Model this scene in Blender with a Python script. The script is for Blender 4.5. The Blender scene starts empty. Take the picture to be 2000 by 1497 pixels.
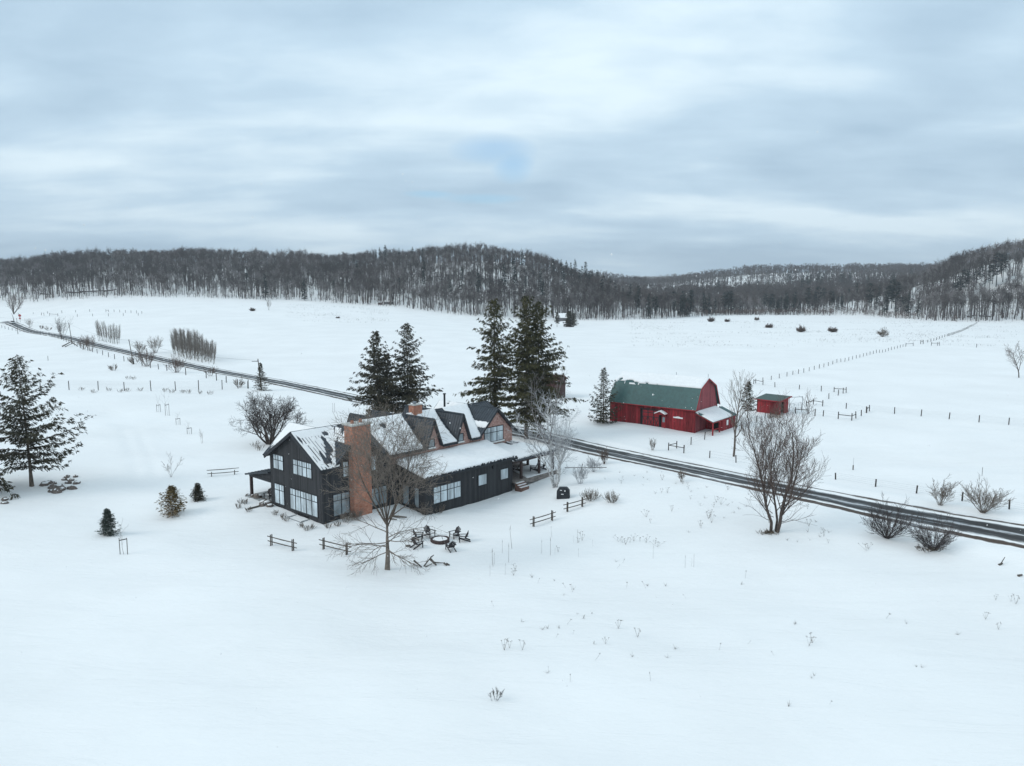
import bpy, math, random
import numpy as np
from mathutils import Vector, Matrix

# ---------------------------------------------------------------- camera, world, sun, exposure
S = bpy.context.scene
COL = S.collection
F, HCAM = 1489.4, 25.0
PITCH = math.atan((748.5-564.2)/F)
cam = bpy.data.objects.new('camera', bpy.data.cameras.new('camera')); COL.objects.link(cam)
cam.location = (0, 0, HCAM); cam.rotation_euler = (math.pi/2-PITCH, 0, 0)
cam.data.sensor_fit = 'HORIZONTAL'; cam.data.sensor_width = 36; cam.data.lens = 36*F/2000
cam.data.clip_start = 0.5; cam.data.clip_end = 20000
S.camera = cam
S.view_settings.view_transform = 'Standard'; S.view_settings.look = 'None'
S.view_settings.gamma = 1; S.view_settings.exposure = 0.46
S.view_settings.use_curve_mapping = False

SUN_EL, SUN_AZ = math.radians(34), math.radians(250)     # azimuth measured from +Y clockwise
W = bpy.data.worlds.new('World'); S.world = W; W.use_nodes = True
def world():
    nt = W.node_tree; N = nt.nodes; L = nt.links; N.clear()
    def n(t, **k):
        x = N.new(t)
        for a, b in k.items(): setattr(x, a, b)
        return x
    def M(op, a, b=None, c=None):
        x = n('ShaderNodeMath', operation=op)
        for i, v in enumerate((a, b, c)):
            if v is None: continue
            if isinstance(v, (int, float)): x.inputs[i].default_value = v
            else: L.new(v, x.inputs[i])
        return x.outputs[0]
    tc = n('ShaderNodeTexCoord'); sep = n('ShaderNodeSeparateXYZ'); L.new(tc.outputs['Generated'], sep.inputs[0])
    X, Y, Z = sep.outputs
    zc = M('MAXIMUM', Z, 0.0)
    den = M('ADD', zc, 0.19)
    cx = M('DIVIDE', X, den); cy = M('DIVIDE', Y, den)
    def noise(sx, sy, ox, oy, detail, rough, dist=0.0):
        cb = n('ShaderNodeCombineXYZ')
        L.new(M('MULTIPLY_ADD', cx, sx, ox), cb.inputs[0]); L.new(M('MULTIPLY_ADD', cy, sy, oy), cb.inputs[1])
        t = n('ShaderNodeTexNoise'); t.inputs['Scale'].default_value = 1; t.inputs['Detail'].default_value = detail
        t.inputs['Roughness'].default_value = rough; t.inputs['Distortion'].default_value = dist
        L.new(cb.outputs[0], t.inputs['Vector']); return t.outputs['Fac']
    n1 = noise(.80, 1.15, 3.3, 1.7, 3, .42, .3)
    n2 = noise(2.2, 3.6, 8.1, 5.2, 8, .55, .25)
    n3 = noise(.6, 3.0, 1.2, 9.4, 4, .5, .2)
    prof = n('ShaderNodeValToRGB'); L.new(zc, prof.inputs[0]); pe = prof.color_ramp.elements
    pe[0].position = 0; pe[0].color = (.28,)*3+(1,); pe[1].position = 1; pe[1].color = (.62,)*3+(1,)
    for p_, v_ in ((.05, .42), (.085, .60), (.12, .46), (.19, .40), (.25, .52), (.32, .64)): q_ = pe.new(p_); q_.color = (v_,)*3+(1,)
    s = M('ADD', M('ADD', M('MULTIPLY', n1, .62), M('MULTIPLY', n2, .27)), M('ADD', M('MULTIPLY', n3, .16), M('MULTIPLY', prof.outputs[0], .26)))
    ramp = n('ShaderNodeValToRGB'); L.new(s, ramp.inputs[0])
    e = ramp.color_ramp.elements; e[0].position = .53; e[0].color = (.35, .48, .60, 1)
    e[1].position = .765; e[1].color = (.65, .775, .85, 1)
    m = e.new(.65); m.color = (.46, .60, .715, 1)
    # overcast: brighter towards the zenith
    br = M('MULTIPLY_ADD', M('POWER', zc, 1.1), .22, 0.90)
    mul = n('ShaderNodeVectorMath', operation='SCALE'); L.new(ramp.outputs[0], mul.inputs[0]); L.new(br, mul.inputs['Scale'])
    # lower hemisphere: pale
    bg = n('ShaderNodeBackground'); L.new(mul.outputs[0], bg.inputs[0]); bg.inputs[1].default_value = 1
    sky = n('ShaderNodeTexSky', sky_type='NISHITA'); sky.sun_disc = False
    sky.sun_elevation = SUN_EL; sky.sun_rotation = SUN_AZ
    bs = n('ShaderNodeBackground'); vt = n('ShaderNodeVectorMath', operation='MULTIPLY'); L.new(sky.outputs[0], vt.inputs[0]); vt.inputs[1].default_value = (.74, .95, 1.10); L.new(vt.outputs[0], bs.inputs[0]); bs.inputs[1].default_value = .12
    def gap(px, py, rx, rz):
        d = pix_dir(px, py)
        dx = M('DIVIDE', M('SUBTRACT', X, d[0]), rx); dz = M('DIVIDE', M('SUBTRACT', Z, d[2]), rz)
        return M('SUBTRACT', 1.0, M('ADD', M('MULTIPLY', dx, dx), M('MULTIPLY', dz, dz)))
    g = M('MAXIMUM', M('MAXIMUM', gap(960, 292, .06, .022), gap(1000, 320, .028, .03)), M('MAXIMUM', gap(950, 388, .055, .007), gap(840, 380, .035, .005)))
    g = M('ADD', g, M('MULTIPLY', M('SUBTRACT', n2, .5), 1.9))
    g = M('MULTIPLY', M('MINIMUM', M('MAXIMUM', M('MULTIPLY', g, .75), 0.0), 1.0), .8)
    mix = n('ShaderNodeMixShader'); L.new(g, mix.inputs[0]); L.new(bg.outputs[0], mix.inputs[1]); L.new(bs.outputs[0], mix.inputs[2])
    out = n('ShaderNodeOutputWorld'); L.new(mix.outputs[0], out.inputs[0])
def pix_dir(px, py):
    a = (px-1000)/F; b = -(py-748.5)/F; c, s = math.cos(PITCH), math.sin(PITCH)
    v = Vector((a, c+b*s, -s+b*c)); return v.normalized()
world()
sl = bpy.data.lights.new('sun', 'SUN'); sl.energy = .95; sl.angle = math.radians(26); sl.color = (1, .97, .93)
sun = bpy.data.objects.new('sun', sl); COL.objects.link(sun)
sd = Vector((math.sin(SUN_AZ)*math.cos(SUN_EL), math.cos(SUN_AZ)*math.cos(SUN_EL), math.sin(SUN_EL)))
sun.rotation_euler = sd.to_track_quat('Z', 'Y').to_euler()

# ---------------------------------------------------------------- pixel <-> world
def ray(px, py):
    a = (px-1000)/F; b = -(py-748.5)/F; c, s = math.cos(PITCH), math.sin(PITCH)
    return np.array([a, c+b*s, -s+b*c])
def at_Y(px, py, Y):
    d = ray(px, py); t = Y/d[1]; return np.array([0, 0, HCAM])+d*t
def at_z(px, py, z=0.):
    d = ray(px, py); t = (z-HCAM)/d[2]; return np.array([0, 0, HCAM])+d*t
def z_at(py, y):
    k = -(py-748.5)/F; c, s = math.cos(PITCH), math.sin(PITCH)
    return (k*y*c-y*s)/(c+k*s)+HCAM

TH = 0.842
HA = np.array([-20.16, 78.945]); HU = np.array([math.cos(TH), math.sin(TH)]); HV = np.array([-math.sin(TH), math.cos(TH)])
def hw(u, v): return HA+HU*u+HV*v
BTH = -0.663
BA = np.array([31.66, 130.1]); BU = np.array([math.cos(BTH), math.sin(BTH)]); BV = np.array([-math.sin(BTH), math.cos(BTH)])
def bw(u, v): return BA+BU*u+BV*v

# ---------------------------------------------------------------- noise + terrain
def vnoise(x, y, seed=0):
    x = np.asarray(x, float); y = np.asarray(y, float)
    xi = np.floor(x).astype(np.int64); yi = np.floor(y).astype(np.int64)
    fx = x-xi; fy = y-yi; fx = fx*fx*(3-2*fx); fy = fy*fy*(3-2*fy)
    def h(a, b):
        n = (a*374761393+b*668265263+seed*1442695041) & 0xffffffff
        n = ((n ^ (n >> 13))*1274126177) & 0xffffffff
        return ((n ^ (n >> 16)) & 0xffff)/65535.0
    a = h(xi, yi); b = h(xi+1, yi); c = h(xi, yi+1); d = h(xi+1, yi+1)
    return (a*(1-fx)+b*fx)*(1-fy)+(c*(1-fx)+d*fx)*fy
def fbm(x, y, seed=0, o=4):
    s = 0; a = .5
    for i in range(o):
        s = s+a*(vnoise(x, y, seed+i)-.5); x = x*2.03+1.3; y = y*2.03+.7; a *= .5
    return s

ROAD = [at_z(2300, 1110)[:2], at_z(2000, 1045)[:2], at_z(1500, 951)[:2], at_z(1130, 872)[:2], at_z(690, 778)[:2], at_z(420, 725)[:2],
        at_z(308, 701)[:2], at_z(196, 676.5)[:2], at_z(112, 656.5)[:2], at_z(40, 640)[:2], at_z(0, 631.5)[:2], at_z(-60, 621)[:2]]
ROAD = np.array(ROAD)
def road_dist(x, y):
    best = np.full(np.shape(x), 1e9); 
    for a, b in zip(ROAD[:-1], ROAD[1:]):
        d = b-a; L = d@d; t = np.clip(((x-a[0])*d[0]+(y-a[1])*d[1])/L, 0, 1)
        best = np.minimum(best, np.hypot(x-a[0]-t*d[0], y-a[1]-t*d[1]))
    return best

TRACK = [tuple(at_z(*q, 1.0)[:2]) for q in ((-60, 812), (60, 800), (150, 792), (215, 806), (255, 838), (276, 885), (292, 935))]
TREELINE = [(-500, 596, 720), (-200, 593, 720), (0, 590, 705), (100, 588, 700), (180, 583, 700), (400, 583, 690), (600, 588, 670), (700, 596, 645), (800, 603, 622), (870, 613, 600),
            (950, 620, 595), (1060, 625, 600), (1200, 626, 598), (1300, 624, 610), (1400, 616, 700), (1500, 614, 735), (1600, 614, 738), (1670, 615, 722), (1710, 618, 690), (1745, 621, 650),
            (1790, 625, 610), (1850, 629, 578), (2000, 628, 570), (2300, 628, 560)]
CP = []
def cp(px, py, Y): p = at_Y(px, py, Y); CP.append(tuple(p))
for t in TREELINE: cp(*t)
def sky_pt(px, py, Y, tree=16): p = at_Y(px, py, Y); CP.append((p[0], p[1], p[2]-tree))
for px, py, Y in [(-500, 515, 950), (-200, 512, 950), (0, 508, 950), (120, 498, 940), (250, 492, 930), (400, 490, 930), (550, 494, 920), (700, 497, 900), (760, 493, 880),
                  (830, 489, 860), (900, 484, 850), (950, 482, 850), (1000, 487, 850), (1030, 491, 850), (1075, 503, 850), (1110, 518, 860), (1150, 536, 880), (1180, 548, 900)]: sky_pt(px, py, Y)
for px, py, Y in [(1180, 548, 2600), (1260, 545, 2600), (1330, 541, 2400), (1240, 543, 3400)]: sky_pt(px, py, Y, 18)
for px, py, Y in [(1330, 537, 1700), (1400, 529, 1600), (1500, 523, 1550), (1560, 520, 1550), (1650, 522, 1500), (1750, 521, 1450), (1840, 520, 1400), (1950, 515, 1400), (2200, 505, 1400)]: sky_pt(px, py, Y)
for px, Y, z in [(1220, 900, 3), (1250, 1300, 10), (1350, 950, 6), (1500, 1000, 12), (1650, 1000, 14), (1800, 900, 14), (1180, 1600, 25), (1100, 1500, 50), (1000, 1500, 40), (700, 1600, 50), (300, 1600, 55), (-300, 1700, 50)]:
    CP.append(((px-1000)/F*Y, Y, z))
for px, py, Y in [(1850, 545, 700), (1890, 513, 720), (1925, 492, 720), (1960, 483, 720), (2000, 472, 720), (2100, 460, 720), (2400, 440, 740)]: sky_pt(px, py, Y)
CP += [(x, y, 60) for x in (-2500, -1200, 0, 1200, 2500) for y in (4200,)]
CP += [(-1500, 700, 20), (-1500, 100, 8), (1500, 700, 40), (1500, 100, 3), (-300, -300, 0), (300, -300, 0), (0, -600, 0), (-2500, 2500, 50), (2500, 2500, 60)]
# fields and road
for p in ROAD: CP.append((p[0], p[1], 0.0))
for px, py in [(1300, 640), (1500, 640), (1700, 650), (1900, 700), (1400, 700), (1600, 760), (1900, 820), (1800, 900), (1200, 660), (1250, 700), (1100, 720), (1950, 660), (1700, 630), (2300, 700), (2400, 900)]:
    p = at_z(px, py, 0); CP.append((p[0], p[1], 0))
for px, Y, z in [(100, 560, 7.5), (300, 520, 7.5), (500, 480, 6), (200, 420, 2.5), (400, 360, 1.5), (700, 400, 3.0), (850, 420, 2.2), (900, 300, .5), (-300, 620, 6), (300, 610, 13), (600, 600, 11.5)]:
    CP.append(((px-1000)/F*Y, Y, z))
for px, py, z in [(50, 757, 1.8), (250, 764, 1.6), (485, 760, .6), (60, 950, 1.0), (20, 850, 1.6), (200, 850, 1.1), (350, 830, .8), (527, 868, .5), (212, 1045, 0), (337, 1005, .1), (387, 977, .2), (430, 930, .4),
                  (50, 1200, -.6), (300, 1300, -1), (757, 1113, -.6), (860, 1057, -.45), (1062, 1020, -.5), (1084, 953, .1), (1100, 970, -.2), (1513, 1040, -.5), (1750, 1055, -.8), (1825, 1075, -1.0),
                  (1000, 1497, -1.5), (300, 1497, -1.6), (1700, 1497, -1.8), (1400, 1200, -1.2), (1900, 1250, -1.6), (2000, 1150, -1.2), (1000, 1200, -1.0), (600, 1150, -.6), (552, 1062, -.2), (740, 820, .3), (1030, 858, .3), (-200, 900, 2), (-300, 1200, 0)]:
    p = at_z(px, py, z); CP.append((p[0], p[1], z))
for u, v, z in [(0, 0, 0.0), (0, 10.2, .42), (0, 5, .12), (3.3, -1, .2), (9, -1, .1), (10.4, -4.7, -.35), (11.9, -4.7, -.5), (18, -4.9, -.55), (25, -4.9, -.55), (27, -5.4, -.2), (34, -5.2, .15), (34, 5, .3), (15, 13, .4), (30, 13, .4), (3, 14, .5), (-5, -5, -.2), (10, -9, -.7), (25, -9, -.6)]:
    p = hw(u, v); CP.append((p[0], p[1], z))
for u, v, z in [(0, -.3, .19), (-17, -.3, .3), (-8, -1, .45), (-8, -6, .5), (0, 10, .3), (3.5, 1, .1), (-17, 10, .4)]:
    p = bw(u, v); CP.append((p[0], p[1], z))
CP = np.array(CP)
_C = 12.0
def _fit():
    P = CP[:, :2]; n = len(P)
    D = np.hypot(P[:, None, 0]-P[None, :, 0], P[:, None, 1]-P[None, :, 1])
    c = np.clip(np.hypot(P[:, 0], P[:, 1])*.12, 4, 160)
    K = -np.sqrt(D*D+c[None, :]**2)
    A = np.zeros((n+1, n+1)); A[:n, :n] = K+np.eye(n)*-.02*0; A[:n, n] = 1; A[n, :n] = 1
    A[:n, :n] += np.eye(n)*0.5*np.clip(c/40, .02, 3)
    w = np.linalg.solve(A, np.r_[CP[:, 2], 0]); return w, c
RW, RC = _fit()
def base_z(x, y):
    x = np.atleast_1d(np.asarray(x, float)); y = np.atleast_1d(np.asarray(y, float)); sh = x.shape
    x = x.ravel(); y = y.ravel(); z = np.full(x.shape, RW[-1])
    for i in range(len(CP)):
        z -= RW[i]*np.sqrt((x-CP[i, 0])**2+(y-CP[i, 1])**2+RC[i]**2)
    return z.reshape(sh)
def ground_z(x, y):
    x = np.atleast_1d(np.asarray(x, float)); y = np.atleast_1d(np.asarray(y, float))
    z = base_z(x, y)
    rd = road_dist(x, y)
    # keep the drifts off the road; raise little ploughed banks beside it
    k = np.clip((rd-6)/12, 0, 1)
    hx = (x-HA[0])*HU[0]+(y-HA[1])*HU[1]; hy = (x-HA[0])*HV[0]+(y-HA[1])*HV[1]
    dh = np.maximum(np.maximum(-hx, hx-34), np.maximum(-5-hy, hy-12)); kh = np.clip(dh/8, 0.12, 1)
    r = np.hypot(x, y)
    drift = fbm(x/34+y/90, y/16, 5, 3)*1.7+fbm(x/9, y/5.5, 9, 3)*.42*np.clip(1.6-r/260, .15, 1)
    z = z+drift*k*kh*np.clip(1.5-r/700, .3, 1)
    z = z+.30*np.exp(-((rd-5.4)/1.3)**2)*np.clip(1.2-r/250, 0, 1)*(.55+1.1*vnoise(x/3, y/3, 31))
    z = z-.10*np.clip(1-(rd-3.6)/1.0, 0, 1)*np.clip(1.0-r/260, 0, 1)
    for (ax, ay), (bx_, by_) in zip(TRACK[:-1], TRACK[1:]):
        dx_, dy_ = bx_-ax, by_-ay; t_ = np.clip(((x-ax)*dx_+(y-ay)*dy_)/(dx_*dx_+dy_*dy_), 0, 1); dd = np.hypot(x-ax-t_*dx_, y-ay-t_*dy_)
        z = z-.13*np.exp(-((dd-1.1)/.55)**2)*(dd < 4)*(.5+vnoise(x/6, y/6, 61))
    # broken rough snow against the black house wall
    z = z+np.exp(-(np.abs(dh-1.0)/1.6)**2)*(r < 130)*fbm(x/.9, y/.9, 3, 3)*.28
    return z
def gz(x, y): return float(ground_z(x, y)[0])
_T = np.exp(np.linspace(math.log(25), math.log(5000), 900))
def G(px, py):
    d = ray(px, py); P = _T[:, None]*d[None, :]; z = P[:, 2]+HCAM
    g = ground_z(P[:, 0], P[:, 1]); i = int(np.argmax(z < g))
    lo, hi = _T[max(i-1, 0)], _T[i]
    for _ in range(14):
        m = (lo+hi)/2; q = d*m
        if q[2]+HCAM < gz(q[0], q[1]): hi = m
        else: lo = m
    q = d*hi; return np.array([q[0], q[1], gz(q[0], q[1])])
def m_per_px(p): return (p[1]*math.cos(PITCH)-(p[2]-HCAM)*math.sin(PITCH))/F

# ---------------------------------------------------------------- materials
MATS = {}
def mat(name, col, rough=.8, var=.15, scale=3., bump=0., bscale=20., metal=0., spec=.3, aniso=None, col2=None):
    if name in MATS: return MATS[name]
    m = bpy.data.materials.new(name); m.use_nodes = True; nt = m.node_tree; N = nt.nodes; L = nt.links
    b = N['Principled BSDF']; b.inputs['Roughness'].default_value = rough; b.inputs['Metallic'].default_value = metal
    b.inputs['Specular IOR Level'].default_value = spec
    tc = N.new('ShaderNodeTexCoord'); mp = N.new('ShaderNodeMapping'); L.new(tc.outputs['Object'], mp.inputs[0])
    if aniso: mp.inputs['Scale'].default_value = aniso
    nz = N.new('ShaderNodeTexNoise'); nz.inputs['Scale'].default_value = scale; nz.inputs['Detail'].default_value = 5
    L.new(mp.outputs[0], nz.inputs['Vector'])
    r = N.new('ShaderNodeValToRGB'); L.new(nz.outputs['Fac'], r.inputs[0])
    c2 = col2 or tuple(min(1, c*(1+var)) for c in col); c1 = tuple(c*(1-var) for c in col)
    r.color_ramp.elements[0].position = .35; r.color_ramp.elements[1].position = .65
    r.color_ramp.elements[0].color = (*c1, 1); r.color_ramp.elements[1].color = (*c2, 1)
    L.new(r.outputs[0], b.inputs['Base Color'])
    if bump:
        n2 = N.new('ShaderNodeTexNoise'); n2.inputs['Scale'].default_value = bscale; n2.inputs['Detail'].default_value = 4
        L.new(mp.outputs[0], n2.inputs['Vector'])
        bp = N.new('ShaderNodeBump'); bp.inputs['Strength'].default_value = bump; bp.inputs['Distance'].default_value = .1
        L.new(n2.outputs['Fac'], bp.inputs['Height']); L.new(bp.outputs[0], b.inputs['Normal'])
    MATS[name] = m; return m

def boards(name, col, width, var=.25, rough=.8, weather=None):
    """vertical boards: repeats along x+y in object space, dark joints, tone per board, weather streaks"""
    m = bpy.data.materials.new(name); m.use_nodes = True; nt = m.node_tree; N = nt.nodes; L = nt.links
    b = N['Principled BSDF']; b.inputs['Roughness'].default_value = rough; b.inputs['Specular IOR Level'].default_value = .25
    def M(op, a, c=None, d=None):
        x = N.new('ShaderNodeMath'); x.operation = op
        for i, v in enumerate((a, c, d)):
            if v is None: continue
            if isinstance(v, (int, float)): x.inputs[i].default_value = v
            else: L.new(v, x.inputs[i])
        return x.outputs[0]
    tc = N.new('ShaderNodeTexCoord'); s = N.new('ShaderNodeSeparateXYZ'); L.new(tc.outputs['Object'], s.inputs[0])
    t = M('DIVIDE', M('ADD', s.outputs[0], s.outputs[1]), width)
    fr = M('FRACT', t); fl = M('FLOOR', t)
    wn = N.new('ShaderNodeTexWhiteNoise'); wn.noise_dimensions = '1D'; L.new(fl, wn.inputs['W'])
    nz = N.new('ShaderNodeTexNoise'); cb = N.new('ShaderNodeCombineXYZ')
    L.new(M('MULTIPLY', t, 3.), cb.inputs[0]); L.new(M('MULTIPLY', s.outputs[2], .5), cb.inputs[2]); L.new(cb.outputs[0], nz.inputs['Vector'])
    nz.inputs['Scale'].default_value = 1.5; nz.inputs['Detail'].default_value = 5
    tone = M('ADD', M('MULTIPLY_ADD', wn.outputs['Value'], var, 1-var/2), M('MULTIPLY', M('SUBTRACT', nz.outputs['Fac'], .5), var*2.2))
    joint = M('GREATER_THAN', M('ABSOLUTE', M('SUBTRACT', fr, .5)), .44)
    tone = M('MULTIPLY', tone, M('SUBTRACT', 1.0, M('MULTIPLY', joint, .55)))
    v = N.new('ShaderNodeVectorMath'); v.operation = 'SCALE'; v.inputs[0].default_value = col; L.new(tone, v.inputs['Scale'])
    outc = v.outputs[0]
    if weather:
        n3 = N.new('ShaderNodeTexNoise'); n3.inputs['Scale'].default_value = 1.2; n3.inputs['Detail'].default_value = 8; n3.inputs['Roughness'].default_value = .7
        cb2 = N.new('ShaderNodeCombineXYZ'); L.new(M('MULTIPLY', M('ADD', s.outputs[0], s.outputs[1]), 1.6), cb2.inputs[0]); L.new(M('MULTIPLY', s.outputs[2], .7), cb2.inputs[2])
        L.new(cb2.outputs[0], n3.inputs['Vector'])
        f = M('MULTIPLY', M('MAXIMUM', M('SUBTRACT', n3.outputs['Fac'], .5), 0.0), 3.2)
        mx = N.new('ShaderNodeMix'); mx.data_type = 'RGBA'; L.new(f, mx.inputs[0]); L.new(outc, mx.inputs[6]); mx.inputs[7].default_value = (*weather, 1)
        outc = mx.outputs[2]
    L.new(outc, b.inputs['Base Color'])
    bp = N.new('ShaderNodeBump'); bp.inputs['Strength'].default_value = .6; bp.inputs['Distance'].default_value = .03
    L.new(M('SUBTRACT', 1.0, joint), bp.inputs['Height']); L.new(bp.outputs[0], b.inputs['Normal'])
    MATS[name] = m; return m

def brick(name, c1, c2, mortar, sc=1.0, mott=1.3, amp=1.0):
    m = bpy.data.materials.new(name); m.use_nodes = True; nt = m.node_tree; N = nt.nodes; L = nt.links
    b = N['Principled BSDF']; b.inputs['Roughness'].default_value = .88; b.inputs['Specular IOR Level'].default_value = .2
    tc = N.new('ShaderNodeTexCoord'); s = N.new('ShaderNodeSeparateXYZ'); L.new(tc.outputs['Object'], s.inputs[0])
    ad = N.new('ShaderNodeMath'); ad.operation = 'ADD'; L.new(s.outputs[0], ad.inputs[0]); L.new(s.outputs[1], ad.inputs[1])
    cb = N.new('ShaderNodeCombineXYZ'); L.new(ad.outputs[0], cb.inputs[0]); L.new(s.outputs[2], cb.inputs[1])
    br = N.new('ShaderNodeTexBrick'); L.new(cb.outputs[0], br.inputs['Vector'])
    br.inputs['Color1'].default_value = (*c1, 1); br.inputs['Color2'].default_value = (*c2, 1); br.inputs['Mortar'].default_value = (*mortar, 1)
    br.inputs['Scale'].default_value = 1; br.inputs['Brick Width'].default_value = .22*sc; br.inputs['Row Height'].default_value = .075*sc; br.inputs['Mortar Size'].default_value = .008*sc
    nz = N.new('ShaderNodeTexNoise'); nz.inputs['Scale'].default_value = mott; nz.inputs['Detail'].default_value = 8; nz.inputs['Roughness'].default_value = .75; L.new(tc.outputs['Object'], nz.inputs['Vector'])
    r = N.new('ShaderNodeValToRGB'); L.new(nz.outputs['Fac'], r.inputs[0]); r.color_ramp.elements[0].position = .3; r.color_ramp.elements[1].position = .72
    r.color_ramp.elements[0].color = (1-.30*amp, 1-.34*amp, 1-.36*amp, 1); r.color_ramp.elements[1].color = (1+.3*amp, 1+.45*amp, 1+.5*amp, 1)
    mx = N.new('ShaderNodeMix'); mx.data_type = 'RGBA'; mx.blend_type = 'MULTIPLY'; mx.inputs[0].default_value = 1
    L.new(br.outputs[0], mx.inputs[6]); L.new(r.outputs[0], mx.inputs[7]); L.new(mx.outputs[2], b.inputs['Base Color'])
    MATS[name] = m; return m

SNOWC = (.80, .79, .775)
m_snow = mat('snow', SNOWC, .75, .03, .06, .25, 2.2, spec=.25)
def _snow_relief():
    nt = m_snow.node_tree; N = nt.nodes; L = nt.links; tc = N.new('ShaderNodeTexCoord')
    def nz(sc, det, rough, vec, dist=0):
        mp = N.new('ShaderNodeMapping'); mp.inputs['Scale'].default_value = vec; mp.inputs['Rotation'].default_value = (0, 0, .35); L.new(tc.outputs['Object'], mp.inputs[0])
        t = N.new('ShaderNodeTexNoise'); t.inputs['Scale'].default_value = sc; t.inputs['Detail'].default_value = det; t.inputs['Roughness'].default_value = rough; t.inputs['Distortion'].default_value = dist
        L.new(mp.outputs[0], t.inputs['Vector']); return t.outputs['Fac']
    def M(op, a, b):
        x = N.new('ShaderNodeMath'); x.operation = op
        for i, v in enumerate((a, b)):
            if isinstance(v, (int, float)): x.inputs[i].default_value = v
            else: L.new(v, x.inputs[i])
        return x.outputs[0]
    h = M('ADD', M('MULTIPLY', nz(1, 6, .6, (.10, .45, 1), .6), 1.0), M('MULTIPLY', nz(1, 5, .6, (.9, 2.6, 1), .3), .22))
    bp = N.new('ShaderNodeBump'); bp.inputs['Strength'].default_value = .55; bp.inputs['Distance'].default_value = .34
    L.new(h, bp.inputs['Height']); L.new(bp.outputs[0], N['Principled BSDF'].inputs['Normal'])
_snow_relief()
m_rsnow = mat('roof snow', (.79, .78, .77), .8, .03, 1.5, .25, 5, spec=.2)
m_black = boards('black board siding', (.036, .037, .040), .22, .6, weather=(.048, .045, .045))
m_red = boards('red barn boards', (.235, .021, .026), .55, .8, weather=(.085, .018, .02))
m_redsh = boards('weathered red shingles', (.27, .066, .075), .5, .45, weather=(.13, .04, .045))
m_redb = mat('bright red door paint', (.27, .022, .027), .7, .2, 4)
m_trim = mat('black trim', (.02, .022, .026), .55, .2, 4)
m_metal = mat('black standing seam metal', (.034, .042, .052), .42, .25, 1.5, metal=.2, spec=.5)
m_green = mat('green ribbed roof', (.030, .088, .085), .5, .15, 2, metal=.1, spec=.45)
m_brick = brick('orange brick', (.36, .110, .055), (.45, .17, .10), (.33, .26, .22), 1.0, 1.8, 1.1)
m_brick2 = brick('old mottled brick', (.32, .12, .085), (.46, .24, .19), (.42, .36, .34), 1.5, 3.2, 1.5)
m_stone = mat('pale stone cap', (.45, .44, .41), .85, .12, 5, .3, 20)
m_conc = mat('concrete', (.32, .33, .33), .9, .15, 4, .2)
m_glass = mat('window with pale blind', (.44, .50, .53), .08, .38, .75, spec=.8, aniso=(1.6, 1.6, .35))
m_glassd = mat('grey glass', (.25, .29, .31), .06, .3, .7, spec=.9)
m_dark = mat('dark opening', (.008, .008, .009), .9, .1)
m_wood = mat('weathered fence wood', (.10, .085, .072), .9, .35, 9, .4, 30, aniso=(1, 1, .2))
m_fpost = mat('dark fence post wood', (.055, .048, .044), .9, .3, 6)
m_deck = mat('deck boards', (.20, .175, .16), .85, .3, 4, aniso=(.5, 4, 1))
m_post = mat('dark stained post', (.045, .028, .026), .7, .3, 6)
m_bark = mat('grey brown bark', (.105, .082, .066), .95, .35, 8, .5, 30, aniso=(1, 1, .25))
m_twig = mat('grey brown twigs', (.19, .158, .132), .95, .25, 2)
m_bark2 = mat('dark bark', (.078, .060, .052), .95, .35, 8, .5, 30, aniso=(1, 1, .25))
m_twig2 = mat('reddish brown twigs', (.125, .090, .076), .95, .25, 2)
m_birch = mat('pale birch bark', (.36, .35, .34), .9, .4, 5, .3, 20, col2=(.70, .69, .68))
m_bird = mat('frosted birch twigs', (.44, .44, .45), .9, .3, 1.5)
m_need = mat('spruce needles', (.030, .032, .019), .9, .45, 2.2, col2=(.066, .056, .031))
m_need2 = mat('olive spruce needles', (.038, .044, .018), .9, .5, 1.6, col2=(.088, .078, .032))
m_need3 = mat('blue green needles', (.045, .058, .048), .9, .4, 2.5)
m_need4 = mat('yellow brown pine needles', (.12, .10, .045), .9, .5, 3, col2=(.20, .13, .05))
m_woods = mat('far bare wood', (.072, .060, .057), .95, .3, .02)
m_woods2 = mat('far bare wood paler', (.185, .172, .168), .95, .3, .02)
m_fcon = mat('far conifer', (.014, .024, .020), .95, .35, .03)
m_weed = mat('dead weed', (.13, .105, .08), .95, .3, 3)
m_rock = mat('field stone', (.14, .115, .10), .9, .4, 2.5, .5, 9)
m_steel = mat('galvanised steel', (.22, .24, .26), .5, .15, 5, metal=.6)
m_wire = mat('fence wire', (.12, .12, .12), .6, .1)
m_tarp = mat('black cover cloth', (.018, .02, .024), .5, .3, 3, .2, 4)
m_chair = mat('dark chair paint', (.030, .026, .028), .6, .3, 6)
m_stop = mat('red sign face', (.42, .03, .03), .5, .1)
m_car = mat('pale vehicle paint', (.55, .56, .56), .35, .05)
m_brown = mat('brown barn boards', (.065, .034, .030), .85, .3, 2)
m_greyb = mat('grey weathered boards', (.13, .13, .135), .9, .3, 2)
m_straw = mat('straw grass', (.24, .15, .07), .95, .3, 5)
m_white = mat('white paint', (.75, .75, .74), .6, .05)

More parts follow.
